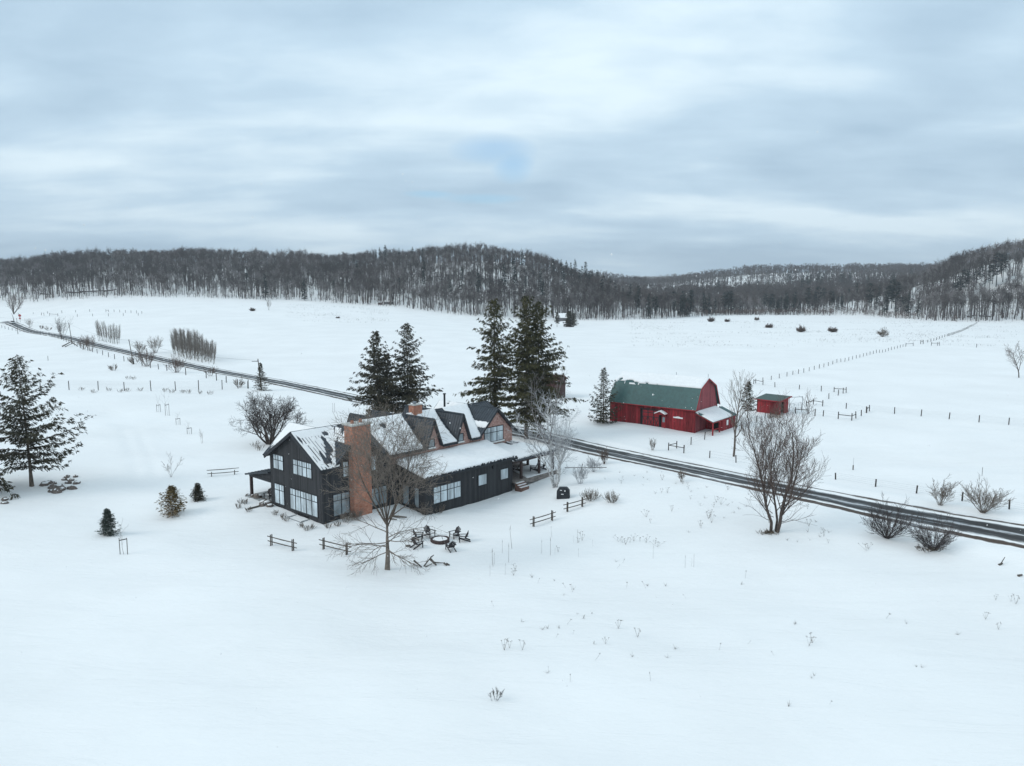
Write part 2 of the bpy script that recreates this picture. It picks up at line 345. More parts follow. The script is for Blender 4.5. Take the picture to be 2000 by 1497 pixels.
# ---------------------------------------------------------------- mesh helpers
def mesh_np(name, V, FC, m, parent=None, smooth=False):
    V = np.asarray(V, np.float32).reshape(-1, 3); me = bpy.data.meshes.new(name)
    if isinstance(FC, np.ndarray):
        k = FC.shape[1]; me.vertices.add(len(V)); me.vertices.foreach_set('co', V.ravel())
        me.loops.add(FC.size); me.loops.foreach_set('vertex_index', FC.astype(np.int32).ravel())
        me.polygons.add(len(FC)); me.polygons.foreach_set('loop_start', np.arange(0, FC.size, k, dtype=np.int32))
        me.polygons.foreach_set('loop_total', np.full(len(FC), k, np.int32)); me.update(calc_edges=True)
    else: me.from_pydata(V.tolist(), [], FC)
    if smooth: me.polygons.foreach_set('use_smooth', np.ones(len(me.polygons), bool))
    me.materials.append(m); me.validate()
    o = bpy.data.objects.new(name, me); COL.objects.link(o)
    if parent: o.parent = parent
    return o
class MB:
    def __init__(s): s.v = []; s.f = []
    def add(s, vs, fs):
        k = len(s.v); s.v += [tuple(map(float, q)) for q in vs]; s.f += [tuple(i+k for i in q) for q in fs]; return s
    def box(s, x0, x1, y0, y1, z0, z1):
        return s.add([(x0, y0, z0), (x1, y0, z0), (x1, y1, z0), (x0, y1, z0), (x0, y0, z1), (x1, y0, z1), (x1, y1, z1), (x0, y1, z1)],
                     [(0, 3, 2, 1), (4, 5, 6, 7), (0, 1, 5, 4), (1, 2, 6, 5), (2, 3, 7, 6), (3, 0, 4, 7)])
    def prism(s, pts, ex):
        n = len(pts); P = [Vector(p) for p in pts]; E = Vector(ex)
        return s.add([*P, *[p+E for p in P]], [tuple(range(n))[::-1], tuple(range(n, 2*n))]+[(i, (i+1) % n, n+(i+1) % n, n+i) for i in range(n)])
    def tube(s, a, b, r0, r1=None, k=6):
        r1 = r0 if r1 is None else r1; a = Vector(a); b = Vector(b); d = (b-a).normalized()
        x = d.orthogonal().normalized(); y = d.cross(x)
        ring = lambda c, r: [c+(x*math.cos(t*2*math.pi/k)+y*math.sin(t*2*math.pi/k))*r for t in range(k)]
        return s.add(ring(a, r0)+ring(b, r1), [(i, (i+1) % k, k+(i+1) % k, k+i) for i in range(k)]+[tuple(range(k))[::-1], tuple(range(k, 2*k))])
    def bar(s, a, b, w, h):       # rectangular bar from a to b
        a = Vector(a); b = Vector(b); d = (b-a).normalized(); x = d.cross(Vector((0, 0, 1)))
        x = x.normalized() if x.length > 1e-4 else Vector((1, 0, 0)); z = x.cross(d)
        c = [x*w/2*i+z*h/2*j for i, j in ((-1, -1), (1, -1), (1, 1), (-1, 1))]
        return s.add([a+q for q in c]+[b+q for q in c], [(0, 1, 5, 4), (1, 2, 6, 5), (2, 3, 7, 6), (3, 0, 4, 7), (3, 2, 1, 0), (4, 5, 6, 7)])
    def build(s, name, m, parent=None, label=None, smooth=False):
        me = bpy.data.meshes.new(name); me.from_pydata(s.v, [], s.f); me.materials.append(m)
        import bmesh
        bm = bmesh.new(); bm.from_mesh(me); bmesh.ops.recalc_face_normals(bm, faces=bm.faces); bm.to_mesh(me); bm.free()
        if smooth: me.polygons.foreach_set('use_smooth', np.ones(len(me.polygons), bool))
        o = bpy.data.objects.new(name, me); COL.objects.link(o)
        if parent: o.parent = parent
        if label: o['label'] = label
        return o
def tag(o, label=None, cat=None, group=None, kind=None):
    if label: o['label'] = label
    if cat: o['category'] = cat
    if group: o['group'] = group
    if kind: o['kind'] = kind
    return o
def thing(name, loc, label, cat, rz=0., group=None, scale=None):
    o = bpy.data.objects.new(name, None); COL.objects.link(o); o.location = tuple(map(float, loc)); o.rotation_euler = (0, 0, rz)
    o.empty_display_size = .3
    if scale is not None: o.scale = (scale,)*3 if isinstance(scale, (int, float)) else scale
    return tag(o, label, cat, group)
def dup(root, loc, rz=0., label=None, group=None, scale=None):
    r = root.copy(); COL.objects.link(r); r.location = tuple(map(float, loc)); r.rotation_euler = (0, 0, rz)
    if scale is not None: r.scale = (scale,)*3 if isinstance(scale, (int, float)) else scale
    if label: r['label'] = label
    if group: r['group'] = group
    for ch in list(root.children):
        c = ch.copy(); COL.objects.link(c); c.parent = r
        for g in list(ch.children):
            d = g.copy(); COL.objects.link(d); d.parent = c
    return r

# ---------------------------------------------------------------- ground, road
def axis(dense0, dense1, step, lo, hi, grow=1.09, mx=60):
    a = list(np.arange(dense0, dense1+.01, step)); s = step; x = a[-1]
    while x < hi: s = min(s*grow, mx); x += s; a.append(x)
    s = step; x = a[0]; pre = []
    while x > lo: s = min(s*grow, mx); x -= s; pre.append(x)
    return np.array(pre[::-1]+a)
gx = axis(-62, 62, .7, -6000, 6000, 1.045, 160); gy = axis(36, 150, .7, -700, 9000, 1.045, 160)
XX, YY = np.meshgrid(gx, gy); ZZ = ground_z(XX, YY)
nx, ny = len(gx), len(gy); idx = np.arange(nx*ny).reshape(ny, nx)
FQ = np.stack([idx[:-1, :-1], idx[:-1, 1:], idx[1:, 1:], idx[1:, :-1]], -1).reshape(-1, 4)
g = mesh_np('ground', np.stack([XX, YY, ZZ], -1), FQ, m_snow, smooth=True); g['kind'] = 'structure'
print('ground', nx, ny)

def road_mat():
    m = bpy.data.materials.new('snowy wet asphalt road'); m.use_nodes = True; nt = m.node_tree; N = nt.nodes; L = nt.links
    b = N['Principled BSDF']; b.inputs['Specular IOR Level'].default_value = .22
    uv = N.new('ShaderNodeUVMap'); uv.uv_map = 'UVMap'
    s = N.new('ShaderNodeSeparateXYZ'); L.new(uv.outputs[0], s.inputs[0])
    def M(op, a, c=None, d=None):
        x = N.new('ShaderNodeMath'); x.operation = op
        for i, v in enumerate((a, c, d)):
            if v is None: continue
            if isinstance(v, (int, float)): x.inputs[i].default_value = v
            else: L.new(v, x.inputs[i])
        return x.outputs[0]
    def nz(su, sv, o, det=4):
        cb = N.new('ShaderNodeCombineXYZ'); L.new(M('MULTIPLY_ADD', s.outputs[0], su, o), cb.inputs[0]); L.new(M('MULTIPLY', s.outputs[1], sv), cb.inputs[1])
        t = N.new('ShaderNodeTexNoise'); t.inputs['Scale'].default_value = 1; t.inputs['Detail'].default_value = det; t.inputs['Roughness'].default_value = .6
        L.new(cb.outputs[0], t.inputs['Vector']); return t.outputs['Fac']
    # t across the road in metres (+ = far side), s along it
    wob = M('MULTIPLY', M('SUBTRACT', nz(.06, .22, 0), .5), 1.7)
    fine = M('MULTIPLY', M('SUBTRACT', nz(.45, 1.6, 7, 7), .5), 1.1)
    t = M('ADD', s.outputs[1], M('ADD', wob, fine))
    tn = M('DIVIDE', M('ADD', t, 5.0), 10.0)
    r = N.new('ShaderNodeValToRGB'); L.new(tn, r.inputs[0]); r.color_ramp.interpolation = 'LINEAR'
    sn = (*SNOWC, 1); asp = (.036, .035, .035, 1); asl = (.072, .070, .069, 1); mud = (.070, .049, .037, 1)
    stops = [(.0, sn), (.155, sn), (.175, mud), (.26, mud), (.28, sn), (.31, sn), (.345, asl), (.40, asp), (.47, asp), (.49, asl), (.507, (.42, .43, .44, 1)), (.522, (.42, .43, .44, 1)), (.54, asl), (.565, asp), (.65, asp), (.685, asl), (.71, sn), (.775, sn), (.80, mud), (.825, mud), (.85, sn), (1, sn)]
    el = r.color_ramp.elements; el[0].position = 0; el[0].color = sn; el[1].position = 1; el[1].color = sn
    for p, c in stops[1:-1]: e = el.new(p); e.color = c
    # drifted powder over the lot
    pw = M('MULTIPLY', M('MAXIMUM', M('SUBTRACT', nz(.12, 1.3, 3, 6), .54), 0.0), 3.5)
    mx = N.new('ShaderNodeMix'); mx.data_type = 'RGBA'; L.new(pw, mx.inputs[0]); L.new(r.outputs[0], mx.inputs[6]); mx.inputs[7].default_value = (.42, .46, .49, 1)
    L.new(mx.outputs[2], b.inputs['Base Color']); b.inputs['Roughness'].default_value = .7
    return m
def ribbon(name, pts, half, m, dz, n_across=11, step=2.0):
    P = [Vector((p[0], p[1], 0)) for p in pts]; path = []; S0 = 0
    for a, c in zip(P[:-1], P[1:]):
        L = (c-a).length; k = max(1, int(L/step))
        for i in range(k): path.append((a.lerp(c, i/k), S0+L*i/k))
        S0 += L
    path.append((P[-1], S0)); n = len(path); V = []; U = []
    C = np.array([[q[0].x, q[0].y] for q in path]); Cs = C.copy()
    for _ in range(30): Cs[1:-1] = (Cs[:-2]+Cs[1:-1]*2+Cs[2:])/4
    T = np.gradient(Cs, axis=0); T /= np.linalg.norm(T, axis=1)[:, None]; Nn = np.stack([T[:, 1], -T[:, 0]], 1)
    if Nn[0, 1] < 0: Nn = -Nn
    for j in range(n_across):
        t = -half+2*half*j/(n_across-1); Q = Cs+Nn*t
        V.append(np.stack([Q[:, 0], Q[:, 1], base_z(Q[:, 0], Q[:, 1])+dz-.09*(abs(t) > half-.6)*np.clip(1-np.hypot(Q[:, 0], Q[:, 1])/260, 0, 1)], 1)); U.append(np.stack([[q[1] for q in path], np.full(n, t)], 1))
    V = np.stack(V, 1); U = np.stack(U, 1); ii = np.arange(n*n_across).reshape(n, n_across)
    FQ = np.stack([ii[:-1, :-1], ii[:-1, 1:], ii[1:, 1:], ii[1:, :-1]], -1).reshape(-1, 4)
    o = mesh_np(name, V.reshape(-1, 3), FQ, m, smooth=True); me = o.data
    uvl = me.uv_layers.new(name='UVMap'); li = np.empty(len(me.loops), np.int32); me.loops.foreach_get('vertex_index', li)
    uvl.data.foreach_set('uv', U.reshape(-1, 2)[li].astype(np.float32).ravel()); return o
ribbon('road', ROAD, 4.6, road_mat(), .05)['kind'] = 'structure'

# ---------------------------------------------------------------- farmhouse
exec_house = True
def plane_roof(mb, P0, P1, P2, P3, th=.16):
    """roof slab: quad P0 P1 (eave) P2 P3 (ridge)"""
    P = [Vector(p) for p in (P0, P1, P2, P3)]; n = (P[1]-P[0]).cross(P[3]-P[0]).normalized()
    if n.z < 0: n = -n
    mb.prism([p-n*th for p in P], n*th); return n
def seams(mb, P0, P1, P2, P3, gap=.42, w=.035, h=.05):
    P = [Vector(p) for p in (P0, P1, P2, P3)]; n = (P[1]-P[0]).cross(P[3]-P[0]).normalized()
    if n.z < 0: n = -n
    L = (P[1]-P[0]).length; k = max(1, int(round(L/gap)))
    for i in range(k+1):
        t = i/k; a = P[0].lerp(P[1], t); b = P[3].lerp(P[2], t); d = (b-a).normalized(); s = d.cross(n)*w/2
        mb.add([a-s+n*.002, a+s+n*.002, b+s+n*.002, b-s+n*.002, a-s+n*h, a+s+n*h, b+s+n*h, b-s+n*h], [(4, 5, 6, 7), (0, 1, 5, 4), (1, 2, 6, 5), (2, 3, 7, 6), (3, 0, 4, 7)])
def snow_on(P0, P1, P2, P3, mask, thick, parent, m=None, cell=.14, name='roof_snow'):
    """snow lying on a roof quad. mask(a,b) with a along the eave (metres), b up the slope (metres) -> depth 0..1"""
    P = [np.array(p, float) for p in (P0, P1, P2, P3)]
    n = np.cross(P[1]-P[0], P[3]-P[0]); n /= np.linalg.norm(n)
    if n[2] < 0: n = -n
    La = max(np.linalg.norm(P[1]-P[0]), np.linalg.norm(P[2]-P[3])); Lb = max(np.linalg.norm(P[3]-P[0]), np.linalg.norm(P[2]-P[1]))
    na, nb = max(2, int(La/cell)), max(2, int(Lb/cell)); A, B = np.meshgrid(np.linspace(0, 1, na), np.linspace(0, 1, nb))
    Q = ((P[0][None, None]*(1-A)[..., None]+P[1][None, None]*A[..., None])*(1-B)[..., None]+(P[3][None, None]*(1-A)[..., None]+P[2][None, None]*A[..., None])*B[..., None])
    mk = np.clip(mask(A*La, B*Lb), 0, 1); ed = np.minimum(np.minimum(A*La, (1-A)*La), np.minimum(B*Lb+.05, (1-B)*Lb+.3))
    h = thick*np.sqrt(np.clip(mk, 0, 1))*np.clip(.35+ed/.35, 0, 1)
    Q = Q+n*(h+.01)[..., None]; idx = np.arange(na*nb).reshape(nb, na)
    c = np.stack([idx[:-1, :-1], idx[:-1, 1:], idx[1:, 1:], idx[1:, :-1]], -1)
    ok = (mk[:-1, :-1] > .0)&(mk[:-1, 1:] > .0)&(mk[1:, 1:] > .0)&(mk[1:, :-1] > .0); FQ = c[ok]
    if len(FQ) == 0: return
    # skirt: bottom copy to close the edges
    V = Q.reshape(-1, 3); Vb = V-n*(h.ravel()+.03)[:, None]
    from collections import Counter
    edges = {}
    for f in FQ.tolist():
        for i in range(4):
            e = (f[i], f[(i+1) % 4])
            if (e[1], e[0]) in edges: del edges[(e[1], e[0])]
            else: edges[e] = 1
    nV = len(V); SK = np.array([(e[1], e[0], e[0]+nV, e[1]+nV) for e in edges])
    return mesh_np(name, np.r_[V, Vb], np.r_[FQ, SK], m or m_rsnow, parent, smooth=False)

def window(parent, axis_, pos, a0, a1, z0, z1, cols=1, transom=.3, out=-1, pane=None, fw=.09, name='window'):
    """window on the plane axis_=pos ('u' or 'v'); a along the wall; out = outward sign"""
    mb = MB(); g = MB(); d0, d1 = sorted((pos, pos+out*.07)); q0, q1 = sorted((pos+out*.004, pos+out*.035))
    def bx(b, s0, s1, zz0, zz1, e0, e1):
        if axis_ == 'v': b.box(s0, s1, e0, e1, zz0, zz1)
        else: b.box(e0, e1, s0, s1, zz0, zz1)
    bx(mb, a0-fw, a1+fw, z0-fw, z0, d0, d1); bx(mb, a0-fw, a1+fw, z1, z1+fw, d0, d1)
    bx(mb, a0-fw, a0, z0, z1, d0, d1); bx(mb, a1, a1+fw, z0, z1, d0, d1)
    w = (a1-a0)/cols
    for i in range(1, cols): bx(mb, a0+w*i-fw*.55, a0+w*i+fw*.55, z0, z1, d0, d1)
    if transom:
        zt = z1-(z1-z0)*transom; d2, d3 = sorted((pos, pos+out*.06)); bx(mb, a0, a1, zt-.035, zt+.035, d2, d3)
        g0, g1 = sorted((pos+out*.036, pos+out*.05))
        for i in range(cols): c = a0+w*(i+.5); bx(mb, c-.014, c+.014, zt+.035, z1, g0, g1)
    f = mb.build(name, m_trim, parent)
    bx(g, a0, a1, z0, z1, q0, q1); g.build('pane', pane or m_glass, f)
    return f

def house():
    H = thing('farmhouse', (HA[0], HA[1], 0), 'large black clad and red brick farmhouse with snowy metal roofs and tall chimney', 'house', TH)
    RV, RZ, K = 5.1, 9.4, .604           # ridge, slope of the main roof
    zm = lambda v: RZ-abs(RV-v)*K
    OV = .45
    # --- walls
    MB().prism([(0, 0, -1.2), (0, 10.2, -1.2), (0, 10.2, 6.2), (0, 5.1, 9.24), (0, 0, 6.2)], (.25, 0, 0)).build('gable_wall', m_black, H, 'black board gable wall with large windows')
    MB().prism([(.25, 0, -1.2), (9.1, 0, -1.2), (9.1, 0, 5.25), (4.9, 0, 9.15), (1.75, 0, 6.2), (.25, 0, 6.2)], (0, .25, 0)).build('chimney_wall', m_black, H, 'black side wall behind the tall chimney')
    top = [(9.1, 6.1), (14.8, 6.1), (15.95, 9.1), (17.1, 6.1), (19.7, 6.1), (20.9, 9.1), (22.1, 6.1), (24.0, 6.1), (27.15, 9.15), (30.4, 6.1), (30.4, -1.2), (9.1, -1.2)]
    MB().prism([(u, .1, z) for u, z in top], (0, .3, 0)).build('brick_wall', m_brick2, H, 'old red brick front wall with pointed dormers')
    MB().prism([(30.4, .4, -1.2), (30.4, 10.2, -1.2), (30.4, 10.2, 6.2), (30.4, 5.1, 9.2), (30.4, .4, 6.2)], (-.3, 0, 0)).build('end_wall', m_brick2, H)
    b = MB(); b.box(.25, 30.1, 9.95, 10.2, -1.2, 6.2)
    for c, hwid in ((3.0, 3.3), (11.8, 1.2), (15.2, 1.2), (20.9, 1.2), (27.1, 3.2)):
        b.prism([(c-hwid, 10.202, 6.15), (c+hwid, 10.202, 6.15), (c, 10.202, 9.1)], (0, .15, 0))
    b.build('back_wall', m_black, H)
    MB().box(9.1, 10.4, 0, .097, -1.2, 4.9).build('chimney_wall', m_black, H)
    # wing
    b = MB(); b.box(10.4, 25.1, -4.7, -4.45, -1.3, 3.82); b.build('wing_wall', m_black, H, 'black board front wall of the single storey wing')
    MB().prism([(10.4, -4.45, -1.3), (10.4, -.002, -1.3), (10.4, -.002, 4.75), (10.4, -4.45, 3.87)], (.25, 0, 0)).build('wing_wall', m_black, H)
    MB().prism([(25.1, -4.45, -1.3), (25.1, .08, -1.3), (25.1, .08, 4.75), (25.1, -4.45, 3.87)], (-.25, 0, 0)).build('wing_wall', m_black, H)
    # basement band and window wells
    for v0, v1 in ((2.5, 4.9), (7.9, 9.7)):
        w = MB(); w.box(-1.1, -.0, v0-.15, v0, -1, .12); w.box(-1.1, 0, v1, v1+.15, -1, .12); w.box(-1.25, -1.1, v0-.15, v1+.15, -1, .02)
        o = w.build('window_well', m_conc, H, 'pale concrete basement window well')
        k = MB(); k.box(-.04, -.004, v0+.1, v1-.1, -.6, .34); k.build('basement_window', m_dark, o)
    # --- main roof panels (front slope); behind dormer fronts the slab starts inside the wall
    roofm = MB(); pass
    segs = [(-OV, 1.45, -OV), (1.45, 9.1, .12), (9.1, 14.72, -OV+.05), (14.72, 17.18, .42), (17.18, 19.62, -OV+.05), (19.62, 22.18, .42), (22.18, 23.85, -OV+.05), (23.85, 30.85, .42)]
    for a, c, v in segs:
        Q = [(a, v, zm(v)), (c, v, zm(v)), (c, RV, RZ), (a, RV, RZ)]
        plane_roof(roofm, *Q); seams(roofm, *Q)
        if v < 0: MB().box(a, c, v-.10, v-.005, zm(v)-.24, zm(v)-.04).build('eave_gutter', m_trim, H)
    Q = [(-OV, 10.2+OV, zm(10.65)), (30.85, 10.65, zm(10.65)), (30.85, RV, RZ), (-OV, RV, RZ)]
    plane_roof(roofm, *Q); seams(roofm, *Q)
    roofm.tube((-OV, RV, RZ+.02), (30.85, RV, RZ+.02), .07, k=6)
    # --- front gable roofs
    def gable(c, hl, hr, zl, v0, v1, apex=RZ, zr=None, nm='gable_roof', lab=None):
        r = MB(); zr = zl if zr is None else zr
        back = v0 > RV; sg = 1 if back else -1
        ve = lambda z: RV+sg*max(.3, min((apex-z)/K, 5.0 if not back else 5.5))
        L = [(c-hl, v0, zl), (c-hl, ve(zl), zl), (c, RV, apex), (c, v0, apex)]; R_ = [(c+hr, v0, zr), (c+hr, ve(zr), zr), (c, RV, apex), (c, v0, apex)]
        for Q, hh, zz, s_ in ((L, hl, zl, -1), (R_, hr, zr, 1)):
            n = plane_roof(r, *Q, th=.14); k = int(abs(RV-v0)/.42)
            for i in range(k+1):
                v = v0+(RV-v0)*i/k; z_ = max(zz, apex-abs(RV-v)*K-.02); e_ = c+s_*hh*(apex-z_)/(apex-zz)
                if apex-z_ < .1: continue
                a_ = Vector((e_, v, z_))+n*.026; b_ = Vector((c, v, apex))+n*.026; r.bar(a_, b_, .035, .05)
        r.tube((c, v0, apex+.02), (c, RV, apex+.02), .06, k=6)
        r.build(nm, m_metal, H, lab)
        # rake boards
        s = -.01 if v0 < v1 else .01
        for e, z in ((c-hl, zl), (c+hr, zr)): MB().bar((e, v0+s, z-.12), (c, v0+s, apex-.12), .07, .26).build('rake_board', m_trim, H)
        return L, R_
    gL, gR = gable(4.9, 3.55, 4.25, 6.10, -OV, RV, zr=5.42, lab='cross gable roof beside the chimney')
    d1 = gable(15.95, 1.28, 1.28, 6.02, -.28, RV, lab='steep dormer roof nearest the chimney')
    d2 = gable(20.9, 1.28, 1.28, 6.02, -.28, RV, lab='steep middle dormer roof')
    bg = gable(27.15, 3.55, 3.6, 6.05, -OV+.08, RV, lab='broad brick gable roof at the porch end')
    k0 = gable(3.0, 3.5, 3.5, 6.15, 10.75, RV); gable(11.8, 1.25, 1.25, 6.1, 10.9, RV); gable(15.2, 1.25, 1.25, 6.1, 10.8, RV)
    gable(20.9, 1.25, 1.25, 6.1, 11.0, RV); k1 = gable(27.1, 3.5, 3.5, 6.1, 10.8, RV)
    roofm.build('main_roof', m_metal, H, 'black standing seam main roof')
    for v in (-OV, 10.65):
        for u in (-OV-.02, 30.87): MB().bar((u, v, zm(v)-.15), (u, RV, RZ-.15), .09, .34).build('rake_board', m_trim, H)
    # --- snow on main front slope
    def fn(sx, sy, seed, o=4): return lambda a, b: fbm(a*sx, b*sy, seed, o)
    n1 = fn(3.2, .45, 4); n2 = fn(.5, .5, 12)
    # left block: patchy lower middle, streaks along the seams
    v = -OV; Q = [(-OV, v, zm(v)), (5.6, v, zm(v)), (5.6, RV, RZ), (-OV, RV, RZ)]
    # only the part left of the valley is open; the cross gable covers the rest
    def mk(a, b):
        valley = (1.45+OV)+b*.66   # a of the valley at height b
        st = fbm(np.floor(a/.42)*7.3, b*.45, 14, 3)*2.0+fbm(a*5, b*.8, 15, 2)*.9   # seam to seam streaks
        m = .85+n2(a, b)*.5
        rr_ = np.sqrt(((a-1.30-b*.42)/.62)**2+((b-1.9)/2.1)**2)+st*1.5; m = m*np.clip((rr_-.75)*4, 0, 1)
        hole2 = np.exp(-(((a-3.9)/.5)**2+((b-5.4)/.5)**2)); m = m-1.3*hole2
        hole3 = np.exp(-(((a-.45)/.22)**2+((b-5.1)/.8)**2)); m = m-1.2*hole3
        m = np.maximum(m, .9*(np.abs(a-valley+.02) < .22)); m = np.maximum(m, .8*(b < .22)*(a > .35)); m = m*(a < 2.02+b*.66); sf = np.abs(((a/.4033) % 1)-.5)*.4033; m = m*(1-(sf > .172)*(fbm(a*.7, b*1.1, 19) > -.06)*(b < 5.2))
        return m*(a > .06)
    snow_on(*Q, mk, .065, H, cell=.055)
    # valley strip left of the chimney gable
    vp = [( -OV, 1.42, zm(-OV)), (RV-.2, 4.75, zm(RV-.2))]
    vs = MB(); vs.prism([(1.28, -OV-.05, zm(-OV)+.02), (1.95, -OV-.05, zm(-OV)+.06), (4.95, 4.6, RZ-.12), (4.6, 4.6, RZ-.2)], (0, 0, .16)); vs.build('roof_snow', m_rsnow, H)
    # farmhouse slope between chimney gable and the dormers
    def panel(a0, a1, mk, th=.22):
        v = -OV+.1; Q = [(a0, v, zm(v)), (a1, v, zm(v)), (a1, RV+.05, RZ), (a0, RV+.05, RZ)]; snow_on(*Q, mk, th, H, cell=.13)
    def m1(a, b):
        m = 1.0+n2(a, b)*.5
        rr_ = np.sqrt(((a-1.2-.2*b)/.8)**2+((b-5.0)/.75)**2)+fbm(np.floor(a/.42)*7.3, b*.5, 24, 3)*2.4; m = m*np.clip((rr_-.7)*4, 0, 1)
        m -= 1.6*np.exp(-(((a-6.7)/.14)**2+((b-5.3)/.25)**2))
        lim = 5.05+.0*b+(b/6.2)*1.15   # stop short of the dormer's left slope
        return m*(a < lim+n2(a*2, b*2)*.35)
    panel(9.0, 15.9, m1)
    def m2(a, b): return (1+n2(a, b)*.5)*(a > -.3+.2*np.sin(b*1.3))*(a < 2.35+(b/6.2)*1.2-.32*np.sin(b/6.2*3.1))
    panel(17.25, 20.9, m2, .2)
    def m3(a, b): return (1+n2(a, b)*.5)*(a < 1.62+(b/6.2)*2.9+n1(a, b)*.3)
    panel(22.2, 27.2, m3, .2)
    panel(15.95, 17.25, lambda a, b: (b > 5.4+n2(a, b))*1., .15)
    # snow on the broad gable's left slope, and back slopes seen over the ridge
    snow_on(*bg[0], lambda a, b: 1.0-((b-2.85)/.75)**2+n1(a*.8, b)*1.6-.2*(a > 5.2), .09, H, cell=.1)
    snow_on(*k0[0], lambda a, b: .55+n1(a, b)*1.5+(b-2.9)*.55-1.2*(b < 1.4), .08, H, cell=.1)
    snow_on(*k1[0], lambda a, b: .6+fbm(a*1.4, b*1.2, 33)*2.2, .14, H, cell=.12)
    snow_on(*gL, lambda a, b: (-.55+n1(a*.7, b)*1.3+.75*(b > 4.35)), .06, H, cell=.09)
    # wing shed roof with deep snow
    zw = lambda v: 4.89+.2*v
    r = MB(); Q = [(10.0, -5.15, zw(-5.15)), (25.5, -5.15, zw(-5.15)), (25.5, .08, zw(.08)), (10.0, .08, zw(.08))]; plane_roof(r, *Q, th=.2); seams(r, *Q)
    r.build('wing_roof', m_metal, H)
    snow_on([10.05, -5.1, zw(-5.1)], [25.45, -5.1, zw(-5.1)], [25.45, .09, zw(.09)], [10.05, .09, zw(.09)],
            lambda a, b: (.35+.35*(b/5.2)**2+.28*np.clip((b-3.6)/1.6, 0, 1)*np.clip((a-4)/9, .2, 1)+.1*n2(a, b))*(b > .06+n1(a*.6, b*0)*.25)*np.clip(.12+b/.9, 0, 1), .62, H, cell=.13)
    rr = random.Random(4)
    for i in range(60):
        u = 10.2+i*.26+rr.uniform(-.05, .05); w0 = -5.16+rr.uniform(0, .2); MB().box(u, u+rr.uniform(.06, .16), w0, w0+.12, zw(-5.1)+.02, zw(-5.1)+rr.uniform(.10, .26)).build('snow_guard', m_trim, H)
    for u in (9.98, 25.52): MB().bar((u, -5.2, zw(-5.2)-.12), (u, .1, zw(.1)-.12), .08, .26).build('rake_board', m_trim, H)
    MB().box(10, 25.5, -5.26, -5.16, zw(-5.15)-.22, zw(-5.15)-.03).build('eave_gutter', m_trim, H)
    # porch at the far end: roof, deck, posts, steps
    zp = lambda v: 4.45+.22*v
    r = MB(); A_ = [(25.56, -4.9, zp(-4.9)), (33.9, -4.9, zp(-4.9)), (30.4, .09, zp(.09)), (25.56, .09, zp(.09))]; plane_roof(r, *A_, th=.18); seams(r, *A_)
    B_ = [(33.9, -4.9, zp(-4.9)), (33.9, 8, zp(-4.9)), (30.42, 8, zp(.09)), (30.42, .09, zp(.09))]; plane_roof(r, *B_, th=.18); seams(r, *B_); r.build('porch_roof', m_metal, H)
    snow_on([25.6, -4.85, zp(-4.85)], [33.8, -4.85, zp(-4.85)], [30.5, .08, zp(.08)], [25.6, .08, zp(.08)], lambda a, b: (.8+n2(a, b)*.3-1.1*(b > 4.75)*(a > 4.6)*(n1(a*1.5, b) > -.05))*(b > .12+n1(a, b*0)*.2+.25*(a > 5)*(n1(a*2.5, 0*b) > 0)), .17, H, cell=.13)
    snow_on(*[tuple(np.array(q)+np.array((0, 0, .002))) for q in B_], lambda a, b: .8+0*a, .15, H, cell=.3)
    bm = MB(); bm.box(25.2, 33.5, -4.72, -4.5, 2.95, 3.2); bm.box(33.3, 33.52, -4.5, 8, 2.95, 3.2); bm.build('porch_beam', m_post, H)
    for u, v in ((26.9, -4.6), (30.5, -4.6), (33.35, -4.6), (33.35, -.2), (33.35, 4)):
        p = MB(); p.box(u-.14, u+.14, v-.12, v+.14, .72, 2.95); p.build('porch_post', m_post, H)
    dk = MB(); dk.box(25.12, 33.7, -5.05, .05, .5, .72); dk.box(30.45, 33.7, .05, 8, .5, .72); dk.build('deck', m_deck, H)
    dk = MB(); dk.box(25.12, 33.72, -5.1, -5.055, .08, .70); dk.box(33.72, 33.76, -5.1, 8, .08, .70); dk.build('deck_skirt', m_deck, H)
    snow_on([27.6, -5.0, .725], [33.6, -5.0, .725], [33.6, -.4, .725], [29.6, -.4, .725], lambda a, b: .45+fbm(a*.8, b*.8, 17)*1.6, .05, H, cell=.2, name='deck_snow')
    st = MB()
    for i in range(3): st.box(25.15, 26.7, -5.1-.34*(i+1), -5.1-.34*i, -.5, .50-.22*i)
    s_ = st.build('steps', mat('red brown step', (.16, .09, .07), .8, .2), H)
    st = MB()
    for i in range(3): st.box(25.2, 26.65, -5.1-.34*(i+1)+.04, -5.1-.34*i, .502-.22*i, .56-.22*i)
    st.build('step_snow', m_rsnow, s_)
    # left porch
    r = MB(); zq = lambda v: 4.15-.2*(v-10.2); Q = [(-.35, 15.4, zq(15.4)), (7, 15.4, zq(15.4)), (7, 10.22, zq(10.22)), (-.35, 10.22, zq(10.22))]; plane_roof(r, *Q, th=.16); seams(r, *Q); r.build('side_porch_roof', m_metal, H)
    MB().prism([(0, 10.22, 3.1), (0, 14.9, 3.1), (0, 10.22, 4.0)], (.12, 0, 0)).build('side_porch_gable', m_black, H)
    bm = MB(); bm.box(-.04, .2, 10.25, 14.95, 2.82, 3.09); bm.box(.0, 7, 14.72, 14.95, 2.9, 3.08); bm.build('side_porch_beam', m_trim, H)
    for u in (.1, 6.7):
        p = MB(); p.box(u-.13, u+.15, 14.6, 14.9, .35, 2.82); p.build('porch_post', m_post, H)
    dk = MB(); dk.box(-.5, 7, 10.25, 15.3, .1, .47); dk.build('side_porch_floor', m_conc, H)
    # --- windows
    window(H, 'u', 0, .92, 6.16, .61, 2.93, 5); window(H, 'u', 0, 1.85, 5.34, 4.72, 6.32, 4, .36)
